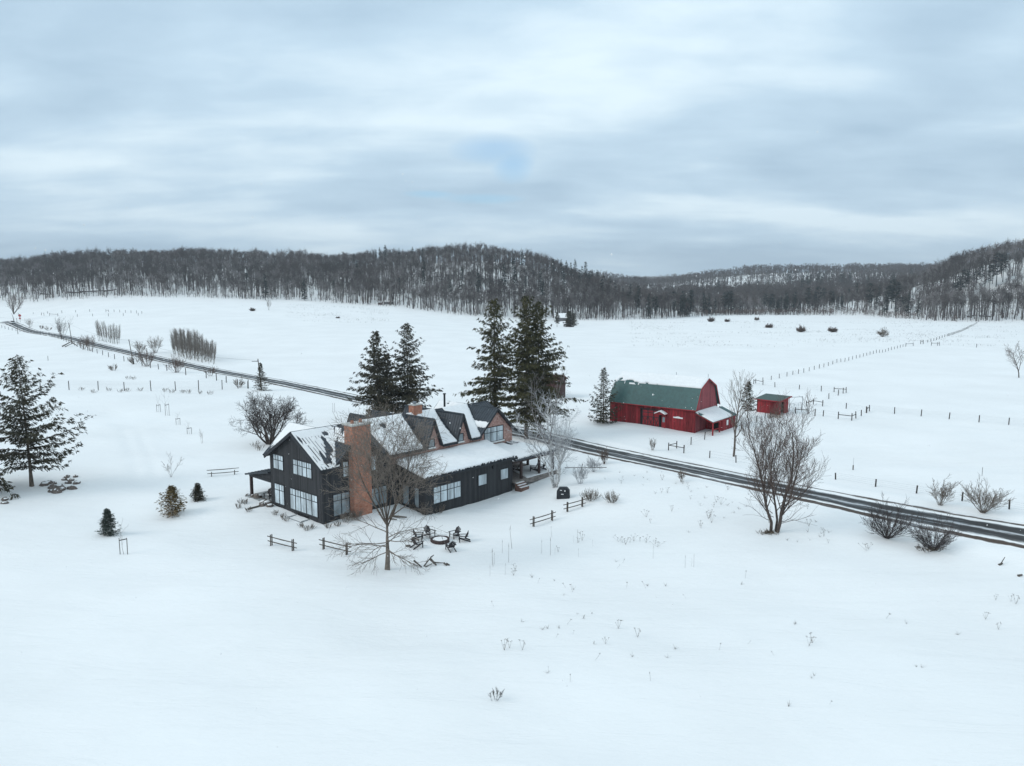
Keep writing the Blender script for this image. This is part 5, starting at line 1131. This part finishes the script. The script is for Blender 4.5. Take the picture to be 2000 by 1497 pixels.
fence([(36, 616), (65, 614), (93, 613), (121, 612), (148, 611), (175, 609), (207, 610), (212, 610), (223, 610), (234, 610.5), (245, 611), (256, 611.5), (267, 612), (277, 613)], 1.9, 'upper of two faint fences in the far left field', rails=((6, 7),), wires=0, pr=.12)
fence([(81, 616), (86, 616.5), (97, 617), (113, 618), (151, 619), (181, 618), (212, 618), (241, 617.5), (270, 617)], 1.9, 'lower of two faint fences in the far left field', rails=((2, 3),), wires=0, pr=.12)
for px, py, h, lab in ((94, 705, 1.7, 'single short post alone in the left field'), (1666, 918, 1.1, 'short stub post with thin rod in the right field'), (1918, 930, 1.2, 'thin lone stake in the right field')):
    q = G(px, py); T = thing('stake', q, lab, 'post'); MB().tube((0, 0, -.3), (0, 0, h*(.6 if px == 1666 else 1)), .08 if px != 1918 else .03, k=7).build('post', m_wood, T)
    if px == 1666: MB().tube((0, 0, 0), (.02, 0, 1.7), .015, k=5).build('rod', m_wire, T)

def split_rail(x0, y0, x1, y1, lab, h=1.15):
    a, b = G(x0, y0), G(x1, y1); d = b-a; L = np.linalg.norm(d[:2]); T = thing('split_rail_fence', a, lab, 'fence', math.atan2(d[1], d[0]), 'split rail fence sections'); dz = d[2]
    for x in (0, L):
        for s in (-.09, .09): MB().tube((x, s, -.3+dz*x/L), (x+.03, s, h+dz*x/L), .062, .055, k=7).build('post', m_wood, T)
    for z, o1, o2 in ((.85, -.55, .6), (.38, -.5, .55)):
        MB().tube((o1, 0, z+.03), (L*.5, .02, z-.02+dz/2), .05, .06, k=6).tube((L*.5, .02, z-.02+dz/2), (L+o2, 0, z+dz), .06, .045, k=6).build('rail', m_wood, T)
    return T
split_rail(530, 1066, 572, 1076, 'leftmost split rail fence section in the front yard'); split_rail(632, 1073, 677, 1084, 'split rail section just left of the leafless tree')
split_rail(1042, 1029, 1078, 1017, 'nearer split rail section right of the fire pit'); split_rail(1108, 1000, 1137, 990, 'split rail section below the black covered grill'); split_rail(413, 931, 458, 927, 'half buried rail section left of the house', .6)

# livestock gate beside the small shed
q = G(1541, 805); T = thing('livestock_gate', q, 'grey tubular steel gate beside the small red shed', 'gate', math.radians(20))
for x in (0, 3.2): MB().tube((x, 0, -.2), (x, 0, 2.9), .05).build('gate_post', m_steel, T)
MB().tube((0, 0, 2.9), (3.2, 0, 2.9), .05).build('header', m_steel, T)
b = MB()
for k in range(6): b.tube((.1, 0, .3+k*.28), (3.1, 0, .3+k*.28), .022, k=5)
for x in (.1, 1.2, 2.2, 3.1): b.tube((x, 0, .3), (x, 0, 1.7), .022, k=5)
b.build('gate_panel', m_steel, T)
q = G(1513, 816); o = shrub('tall_grass', q, 'tan dead grass against the small red shed', 1.0, .7, 70, 201, m_straw, 'grass', base_r=1.6, lv=0, rmin=.015)

# ---------------------------------------------------------------- yard things
pit = G(859.5, 1057.5)
T = thing('fire_pit', pit, 'round brick fire pit ring filled with snow', 'fire pit')
V = []; n = 36; prof = [(.98, -.2), (.98, .30), (.78, .30), (.78, .10)]
for i in range(n):
    a = 2*math.pi*i/n
    for r, z in prof: rr_ = r+.012*math.sin(i*3.1); V.append((rr_*math.cos(a), rr_*math.sin(a), z+.015*math.sin(i*5.3)))
FC = np.array([(i*4+j, ((i+1) % n)*4+j, ((i+1) % n)*4+j+1, i*4+j+1) for i in range(n) for j in range(3)]); mesh_np('ring', V, FC, mat('dark pit brick', (.055, .036, .034), .9, .3, 9), T)
MB().tube((0, 0, .05), (0, 0, .25), .80, .74, k=24).build('snow_fill', m_rsnow, T); MB().tube((0, 0, .28), (0, 0, .30), .01, k=3).build('ring_edge', m_trim, T) if False else None
MB().tube((.25, -.1, .1), (.25, -.1, .5), .02, k=5).build('poker', m_trim, T)
def adirondack():
    T = thing('adirondack_chair', (0, 0, -50), 'dark slatted garden chair', 'chair', group='slatted chairs round the fire pit')   # faces +x
    b = MB()
    for i in range(7):
        y = -.27+i*.09; tz = 1.02-.10*abs(i-3)/3-.03*abs(i-3); b.bar((-.08, y, .32), (-.38, y*1.12, tz), .072, .03)
    b.bar((-.2, -.3, .55), (-.2, .3, .55), .04, .07); b.build('backrest', m_chair, T)
    b = MB()
    for i in range(6): x = -.08+i*.11; b.bar((x, -.27, .33+.015*i), (x, .27, .33+.015*i), .09, .025)
    b.build('seat', m_chair, T)
    for s in (-1, 1):
        MB().bar((.5, s*.27, .40), (-.55, s*.27, .03), .04, .12).build('leg', m_chair, T); MB().bar((.46, s*.31, -.1), (.46, s*.31, .55), .09, .04).build('leg', m_chair, T)
        MB().bar((.56, s*.36, .57), (-.35, s*.33, .57), .13, .03).build('armrest', m_chair, T)
    MB().box(-.02, .48, -.24, .24, .36, .43).build('seat_snow', m_rsnow, T)
    return T
ch0 = adirondack()
cl = [(815, 1054, 'slatted chair left of the fire pit, second from its nearest neighbour by the tree'), (838, 1048, 'slatted chair behind the fire pit on its left'), (890, 1050, 'slatted chair behind the fire pit on its right'), (907, 1057.5, 'slatted chair at the far right of the fire pit, seen from the side'), (881, 1076, 'slatted chair in front right of the fire pit, showing its back'), (813.5, 1070, 'slatted chair front left of the fire pit, closest to the tree')]
for i, (px, py, lab) in enumerate(cl):
    q = G(px, py); rz = math.atan2(pit[1]-q[1], pit[0]-q[0])
    if i == 0: ch0.location = tuple(q); ch0.rotation_euler = (0, 0, rz); ch0['label'] = lab
    else: dup(ch0, q, rz, lab)
    bpy.context.view_layer.update
for o in [o for o in COL.objects if o.name.startswith('adirondack_chair')]: o.scale = (1.12, 1.12, 1.12)
# driftwood
def logs(px, py, lab, items):
    q = G(px, py); T = thing('driftwood', q, lab, 'wood')
    for a, b, r in items: MB().tube(a, b, r, r*.6, k=7).build('branch', m_wood, T)
logs(822, 1108, 'snowy driftwood stub pointing at the tree', [((-.7, .5, .45), (.1, -.2, .08), .09), ((-.75, .2, .2), (-.3, .1, .12), .05)])
logs(838, 1105, 'angular driftwood pile in front of the fire pit', [((-.45, -.3, .05), (.05, .35, .55), .07), ((.05, .35, .55), (.7, -.15, .1), .13), ((-.3, -.5, .05), (.3, -.2, .25), .06), ((.1, .5, .6), (.35, .9, .7), .07), ((-.4, 0, .0), (-.1, .6, .6), .03)])
logs(860, 1103, 'crooked driftwood branch right of the angular pile', [((-.6, .25, .12), (.35, 0, .15), .06), ((.35, 0, .15), (.65, -.35, .06), .09), ((-.75, .28, .1), (-.5, .25, .14), .09)])
logs(875, 1104, 'short stub of driftwood, rightmost of the pieces', [((-.15, .1, .1), (.15, -.15, .06), .1)])
logs(797, 1068, 'small brown stone like stump under the leafless tree', [((-.25, 0, .05), (.25, .05, .1), .14)])
logs(779, 1012+0, 'weathered log lying in the snow beside the wing wall', [((-1.0, .3, .15), (.9, -.4, .2), .14)])
logs(765, 1016, 'second weathered log by the wing wall', [((-.7, .3, .1), (.6, -.2, .12), .09)])
# covered grill
q = G(1100, 973); T = thing('covered_grill', q, 'black covered grill standing in the snow by the birch', 'grill cover', math.radians(-12))
prof = [(-.78, -.1), (-.74, .95), (-.5, 1.3), (.42, 1.36), (.76, 1.0), (.8, -.1)]
b = MB(); b.prism([(x, -.38, z) for x, z in prof], (0, .76, 0)); o = b.build('cover', m_tarp, T); bv = o.modifiers.new('b', 'BEVEL'); bv.width = .07; bv.segments = 3
b = MB(); b.box(-.35, -.1, -.42, -.385, 1.0, 1.07); b.box(.2, .32, -.42, -.385, .9, 1.06); b.box(-.2, .1, -.42, -.385, .52, .6); b.build('snow_patch', m_rsnow, T)
# porch chairs (dark)
for u, v, z, rz_, lab in ((31.2, -3.2, .72, 2.2, 'dark slatted chair on the far porch, nearer the steps'), (32.4, -3.6, .72, 2.6, 'dark slatted chair at the outer porch corner'), (29.6, -1.5, .72, 2.2, 'dark slatted chair deep in the far porch'), (.9, 12.2, .47, 3.6, 'dark chair under the small left porch')):
    w_ = hw(u, v); dup(ch0, (w_[0], w_[1], z), TH+rz_, lab, 'slatted chairs on the porches', 1.12)
# stone pile by the left porch, rock garden under the big spruce
def rock(q, s, lab, i, grp=None):
    rg = np.random.default_rng(i); me = bpy.data.meshes.new('rock'); import bmesh
    bm = bmesh.new(); bmesh.ops.create_icosphere(bm, subdivisions=2, radius=1)
    for v in bm.verts: v.co *= 1+rg.uniform(-.2, .2); v.co.z *= .8; v.co.x *= 1.25
    bm.to_mesh(me); me.materials.append(m_rock); T = bpy.data.objects.new('rock', me); COL.objects.link(T); T.location = (q[0], q[1], q[2]+s*.12); T.scale = (s, s, s); T.rotation_euler = (0, 0, rg.uniform(0, 6)); tag(T, lab, 'rock', grp)
    bm.clear(); bmesh.ops.create_icosphere(bm, subdivisions=2, radius=1)
    for v in bm.verts: v.co.z = v.co.z*.42 if v.co.z > 0 else 0; v.co *= .86*(1+rg.uniform(-.15, .1))
    m2 = bpy.data.meshes.new('snow_cap'); bm.to_mesh(m2); bm.free(); m2.materials.append(m_rsnow); c = bpy.data.objects.new('snow_cap', m2); COL.objects.link(c); c.parent = T; c.location = (.05, .15, .42)
rk = [(95, 946, .55), (103, 953, .5), (112, 962, .6), (100, 961, .35), (118, 952, .45), (122, 957, .4), (131, 933, .35), (133, 944, .4), (141, 955, .5), (150, 945, .4), (148, 932, .3), (126, 938, .3), (140, 939, .3), (87, 948, .5), (106, 945, .3), (10, 977, .35), (9, 984, .3)]
for i, (px, py, s) in enumerate(rk): rock(G(px, py), s, 'snow capped brown stone in the scatter right of the big left spruce' if px > 50 else 'small dark stone at the left edge below the big spruce', 300+i, 'stones near the big left spruce' if px > 50 else 'stones at the left edge')
for i, (px, py, s) in enumerate([(516, 985, .5), (522, 984, .45), (512, 988, .35), (527, 989, .35), (503, 972, .5), (495, 971, .35), (484, 969, .3)]): rock(G(px, py), s, 'snowy stone in the heap below the small left porch', 330+i, 'stones by the small left porch')
for px0, py0, px1, py1, lab in ((484, 996, 510, 989, 'thin timber edging below the left porch stones'), (492, 968, 520, 978, 'timber edging beside the left porch post')):
    a, b_ = G(px0, py0), G(px1, py1); o = MB().bar((0, 0, .08), tuple(b_-a+np.array([0, 0, .08])), .14, .16).build('timber_edging', m_wood); o.location = tuple(a); tag(o, lab, 'timber')
# raised bed / low plants along the front wall
for i, (px, py) in enumerate([(590, 1031), (553, 1012), (537, 1006), (610, 1033), (640, 1032), (660, 1028), (600, 1037), (560, 1018), (480, 985), (466, 993), (485, 1000), (470, 984)]):
    shrub('dead_plant', G(px, py), 'small dead plant poking through snow below the black gable wall', .55, .5, 16, 340+i, m_weed, 'plant', group='dead plants below the black gable wall', lv=1, rmin=.009, base_r=.25)
for i, (px, py) in enumerate([(690, 1016), (676, 1020), (842, 1002), (858, 1003), (828, 1006), (812, 996), (700, 1016)]):
    shrub('wall_shrub', G(px, py), 'thin leafless shrub against the black house wall', 1.0, .9, 18, 360+i, m_twig, 'bush', group='thin shrubs against the black wall', lv=2, rmin=.008, base_r=.35)
# staked saplings
def staked(px, py, h, lab, k):
    q = G(px, py); T = thing('staked_sapling', q, lab, 'sapling')
    for s in (-.35, .35): MB().tube((s, 0, -.2), (s*1.05, 0, h), .035, k=6).build('stake', m_wood, T)
    b = MB(); b.tube((-.35, 0, h*.85), (.36, 0, h*.95), .05, k=5); b.build('tie', m_trim, T)
    rg = np.random.default_rng(k); out = []; branch(rg, out, (0, 0, 0), np.array([0, 0, 1.]), h*1.8, .022, 1, base_tree_par(kids=[5, 5, 3], lv=2, rmin=.009)); V, FC = tubes_np(np.array(out)[:, :8], 3); mesh_np('stem', V, FC, m_twig, T)
staked(310, 805, 1.5, 'staked sapling with drooping dark tie, farthest up the left yard', 1); staked(327, 812, 2.3, 'tall pair of stakes second up the left yard', 2); staked(348, 830, 1.2, 'small staked sapling third down the left yard', 3); staked(370, 848, 1.1, 'small staked sapling lowest in the row of the left yard', 4)
staked(242, 1083, 1.6, 'leaning staked sapling in front of the smallest spruce', 5)
shrub('sapling', G(395, 866), 'very thin bare sapling below the staked row', 1.9, .3, 3, 401, m_twig, 'sapling', lv=1, rmin=.008); shrub('sapling', G(334, 932), 'bare sapling above the yellow brown pine', 2.6, .6, 4, 402, m_twig, 'sapling', lv=2, rmin=.009)
for i, px in enumerate((650, 653.5)): q = G(px, 806); o = MB().tube((0, 0, -.2), (.05, 0, 1.9), .025, k=5).build('thin_stake', m_wood); o.location = tuple(q); tag(o, ['left thin stake of the pair behind the house roof', 'right thin stake of the pair behind the house roof'][i], 'stake')
for i, (px, py) in enumerate([(158, 763), (182, 768), (212, 764), (236, 767), (250, 765), (275, 764), (322, 765), (335, 768), (357, 768), (367, 769), (390, 770), (411, 771), (262, 742), (251, 741), (505, 880), (497, 872)]):
    shrub('dead_weed', G(px, py), 'clump of dead weeds along the left wire fence', .9, .8, 12, 410+i, m_weed, 'weed', group='dead weeds along the left fence', lv=1, rmin=.012, base_r=.5)

# utility poles with wires
def pole(px, py, h, lab, lean, tip=False):
    q = G(px, py); T = thing('utility_pole', q, lab, 'utility pole'); MB().tube((0, 0, -.5), (lean, 0, h), .16, .11, k=8).build('pole', m_wood, T)
    top = q+np.array([lean, 0, h-.4]); 
    MB().tube((lean-.1, -.1, h-.5), (lean-.1, .15, h-.5), .07, k=6).build('insulator', m_trim, T)
    if tip: MB().box(lean-1.5, lean-.1, -.06, .06, h-.68, h-.56).build('cable_box', m_trim, T)
    return top
tp = [pole(35, 653, 9.5, 'dark utility pole at the far left beside the road', 0), pole(141, 671, 9.5, 'leaning utility pole with thin wires by the left road', -.9), pole(261, 712, 8.4, 'weathered utility pole standing in the roadside thicket', -1.1), pole(511, 762, 7.6, 'utility pole rising behind the small roadside spruce', -.6, True)]
q0 = G(-40, 640); tp = [np.array([q0[0], q0[1], 10.])]+tp
w = MB()
for a, b in zip(tp[:-1], tp[1:]):
    for k in range(8):
        s0, s1 = k/8, (k+1)/8; f = lambda s: a+(b-a)*s-np.array([0, 0, 4*s*(1-s)*1.2]); w.tube(tuple(f(s0)), tuple(f(s1)), .022, k=3)
o = w.build('power_line', m_wire); tag(o, 'thin overhead wire strung between the roadside poles', 'wire')
# stop sign, two signs on one post at the far left
q = G(39.5, 630); T = thing('road_sign', q, 'red octagonal sign on a pole across the far left road', 'sign', .5)
MB().tube((0, 0, 0), (0, 0, 5.6), .09).build('pole', m_wood, T)
MB().prism([(.9*math.cos(math.pi/8+i*math.pi/4), -.06, 4.6+.9*math.sin(math.pi/8+i*math.pi/4)) for i in range(8)], (0, .05, 0)).build('sign_face', m_stop, T)
MB().box(-.55, .55, -.06, -.01, 2.2, 3.2).build('lower_plate', m_stop, T)
# pale pickup on the far left road
q = G(24.5, 632.5); T = thing('pickup_truck', q, 'pale pickup truck on the road at the far left edge', 'truck', math.radians(-38))
MB().prism([(-2.6, -.9, .45), (2.6, -.9, .45), (2.65, -.9, 1.0), (1.3, -.9, 1.15), (-2.6, -.9, 1.15)], (0, 1.8, 0)).build('body', m_car, T)
MB().prism([(-.7, -.8, 1.152), (1.3, -.8, 1.152), (.7, -.8, 1.85), (-.5, -.8, 1.85)], (0, 1.6, 0)).build('cab', m_dark, T); MB().box(-.5, .7, -.78, .78, 1.852, 1.9).build('roof', m_car, T)
for x in (-1.7, 1.75):
    for y in (-.92, .70): MB().tube((x, y, .38), (x, y+.22, .38), .38, k=14).build('wheel', m_tarp, T)
# snow drooping dirt heap near the leaning pole
logs(137, 678, 'grey broken brush heap below the leaning utility pole', [((-3.5, 0, .2), (0, 1, 2.2), .3), ((0, 1, 2.2), (3, 0, .6), .25), ((-2, -.5, .1), (1.5, .5, 1.8), .2)])

# ---------------------------------------------------------------- weeds in the foreground
def weed_t(kind, seed):
    rg = np.random.default_rng(seed); sg = []
    if kind == 'stalk': sg.append((0, 0, -.1, rg.normal(0, .05), rg.normal(0, .05), 1.5, .016, .010)); sg.append((sg[0][3], sg[0][4], 1.5, sg[0][3]+.02, 0, 1.9, .024, .006))
    elif kind == 'lean':
        a = rg.uniform(-.6, .6); sg.append((0, 0, -.05, a*.8, .1, .55, .009, .007)); 
        for i in range(5): sg.append((a*.8, .1, .55, a*.8+rg.normal(0, .07), .1+rg.normal(0, .07), .55+rg.uniform(-.02, .1), .02, .008))
    elif kind == 'umbel':
        for j in range(5):
            x, y = rg.normal(0, .12, 2); L = rg.uniform(.5, .95); tx, ty = x*2.6, y*2.6; sg.append((0, 0, -.05, tx, ty, L, .009, .006))
            for i in range(5): sg.append((tx, ty, L, tx+rg.normal(0, .08), ty+rg.normal(0, .08), L+rg.uniform(0, .08), .014, .008))
    else:
        for j in range(7): x, y = rg.normal(0, .1, 2); sg.append((0, 0, -.03, x+rg.normal(0, .16), y+rg.normal(0, .16), rg.uniform(.12, .4), .009, .004))
    V, FC = tubes_np(np.array(sg), 4); o = mesh_np('dead_weed', V, FC, m_weed); me = o.data; bpy.data.objects.remove(o); return me
WT = {k: [weed_t(k, s) for s in range(5)] for k in ('stalk', 'lean', 'umbel', 'tuft')}
def weed(px, py, kind, s, lab='dead weed stem poking out of the snow in the foreground', grp='dead weeds in the foreground snow'):
    q = G(px, py); o = bpy.data.objects.new('dead_weed', WT[kind][rng.integers(0, 5)]); COL.objects.link(o); o.location = tuple(q); o.rotation_euler = (0, 0, rng.uniform(0, 6.28)); o.scale = (s, s, s); tag(o, lab, 'weed', grp)
sg_, sl_ = 'tall stalks right of the fire pit', 'tall thin dead stalk in the snow right of the fire pit'
for px, py, hp in [(1000, 1072, 48), (961.5, 1104, 32), (966, 1103, 25), (963, 1107, 38), (993.5, 1099, 40), (981, 1081, 28), (1075, 1085, 38), (1058, 1081, 28), (986.6, 1123, 24), (957, 1125, 22), (1084, 1084, 14), (1078, 1050, 24), (1130, 1088, 18), (1158, 1068, 14), (1338, 1109, 26), (1355, 1108, 27), (1350, 1107, 17), (1275.5, 1091, 28), (1128, 1061, 28), (1120, 1060, 14)]:
    weed(px, py, 'stalk', hp*m_per_px(G(px, py))/1.9, sl_, sg_)
for px, py in [(1130, 1060), (1137, 1056), (1222, 1064), (1216, 1060), (1230, 1060), (1238, 1057), (1250, 1059), (1262, 1060), (1284, 1068), (1280, 1063), (1208, 1058), (1006, 1115), (1003, 1124), (1090, 1078), (1369, 1032), (1367, 1028), (1270, 1022), (1262, 1010), (1693, 1076), (1696, 1072), (1945, 1172), (1974, 1175), (1984, 1180), (1925, 1210), (1950, 1230), (1586, 1256), (1580, 1262), (985, 1270), (995, 1266), (1020, 1270), (1183, 1258), (1208, 1228), (1245, 1245)]:
    weed(px, py, 'umbel', rng.uniform(.5, .95))
for px, py in [(1050, 1140), (1039, 1128), (1083, 1135), (1105, 1148), (1120, 1152), (1127, 1200), (1101, 1163), (1119, 1157), (1156, 1199), (1140, 1208), (1107, 1220), (1118, 1239), (1092, 1228), (1060, 1230), (1070, 1228), (1019, 1215), (1085, 1245), (1224, 1148), (1262, 1150), (1265, 1145), (1300, 1145), (1203, 1098), (1205, 1110), (1216, 1100), (1340, 1170), (1345, 1040), (1448, 1142), (1455, 1130), (1460, 1258), (1552, 1220), (1554, 1219), (1770, 1218), (1730, 1208), (1870, 1240), (1585, 1325), (1590, 1320), (1800, 1304), (1790, 1303), (1620, 1375), (1540, 1380), (1512, 1280), (1160, 1258), (965, 1185), (1271, 1330), (1405, 1270), (1069, 1315), (1072, 1312), (1114, 1332), (1235, 1283), (1303, 1285), (1162, 1290), (1318, 1268)]:
    weed(px, py, 'lean' if rng.uniform() < .55 else 'tuft', rng.uniform(.5, 1.0))
for i in range(70):
    t = rng.uniform(0, 1); px = 1100+t*520; py = 905+t*140+rng.normal(0, 22); weed(px, py, 'tuft' if rng.uniform() < .6 else 'umbel', rng.uniform(.4, 1.0), 'small dead weed on the snowy verge below the road', 'dead weeds on the near road verge')
q = G(968, 1368); T = shrub('twig_sprig', q, 'dark forked twig lying nearest the camera in the snow', .75, .9, 7, 501, mat('dark sprig', (.07, .06, .055), .9, .2), 'twig', lv=2, rmin=.007)
q = G(1955, 1103); logs(1955, 1104, 'short leaning stump at the right edge below the road', [((-.1, 0, 0), (.45, .2, .7), .05), ((-.2, 0, 0), (.2, .1, .15), .12)]); logs(1990, 1126, 'small dark stub at the right frame edge', [((-.1, 0, .05), (.3, 0, .15), .12)])
# faint dead grass over the far right field (uncountable)
n = 5200; px = rng.uniform(1230, 1990, n); Y = rng.uniform(330, 600, n); a = (px-1000)/F; x = a*Y; z = ground_z(x, Y); keep = fbm(x/30, Y/12, 91, 3) > .03; x, Y, z = x[keep], Y[keep], z[keep]
sg = np.stack([x, Y, z, x+rng.normal(0, .3, len(x)), Y, z+rng.uniform(.3, .8, len(x)), np.full(len(x), .05), np.full(len(x), .02)], 1); V, FC = tubes_np(sg, 3); o = mesh_np('field_grass', V, FC, m_weed); tag(o, 'faint dead grass tips scattered over the far fields', 'grass', kind='stuff')
n = 1500; px = rng.uniform(560, 760, n); a = (px-1000)/F; Y = rng.uniform(470, 620, n); x = a*Y; z = ground_z(x, Y)
sg = np.stack([x, Y, z, x+rng.normal(0, .3, n), Y, z+rng.uniform(.3, 1.0, n), np.full(n, .05), np.full(n, .02)], 1); V, FC = tubes_np(sg[fbm(x/25, Y/10, 95, 3) > .02], 3); o = mesh_np('field_grass', V, FC, m_weed); tag(o, 'dead grass tips in the field below the left woods', 'grass', kind='stuff')
# falling snow: small real flakes in the air
n = 1500; d = rng.uniform(18, 120, n); ax = rng.uniform(-.75, .75, n)*d; zz = rng.uniform(.5, 1, n); zf = rng.uniform(1.5, 30, n)
c = np.stack([ax, d, zf], 1); s = rng.uniform(.010, .024, n)[:, None]
off6 = np.array([(1, 0, 0), (-1, 0, 0), (0, 1, 0), (0, -1, 0), (0, 0, 1.3), (0, 0, -1.3)]); V = (c[:, None, :]+off6[None]*s[:, None]).reshape(-1, 3)
FO = np.array([(0, 2, 4), (2, 1, 4), (1, 3, 4), (3, 0, 4), (2, 0, 5), (1, 2, 5), (3, 1, 5), (0, 3, 5)]); FC = (FO[None]+(np.arange(n)*6)[:, None, None]).reshape(-1, 3)
o = mesh_np('falling_snow', V, FC, m_rsnow); tag(o, 'sparse small snowflakes drifting in the air', 'snowflakes', kind='stuff')
print('done', len(COL.objects))

hz = mesh_np('haze', [(x, y, z) for x in (-3200, 3200) for y in (-300, 5600) for z in (-40, 260)], [(0, 1, 3, 2), (4, 6, 7, 5), (0, 4, 5, 1), (2, 3, 7, 6), (0, 2, 6, 4), (1, 5, 7, 3)], m_snow)
hm = bpy.data.materials.new('winter haze'); hm.use_nodes = True; nt = hm.node_tree; nt.nodes.clear()
ho = nt.nodes.new('ShaderNodeOutputMaterial'); hv = nt.nodes.new('ShaderNodeVolumePrincipled'); hv.inputs['Color'].default_value = (.90, .95, 1, 1); hv.inputs['Density'].default_value = .00014
nt.links.new(hv.outputs[0], ho.inputs['Volume']); hz.data.materials.clear(); hz.data.materials.append(hm); tag(hz, 'thin pale winter haze over the valley', 'haze', kind='stuff')
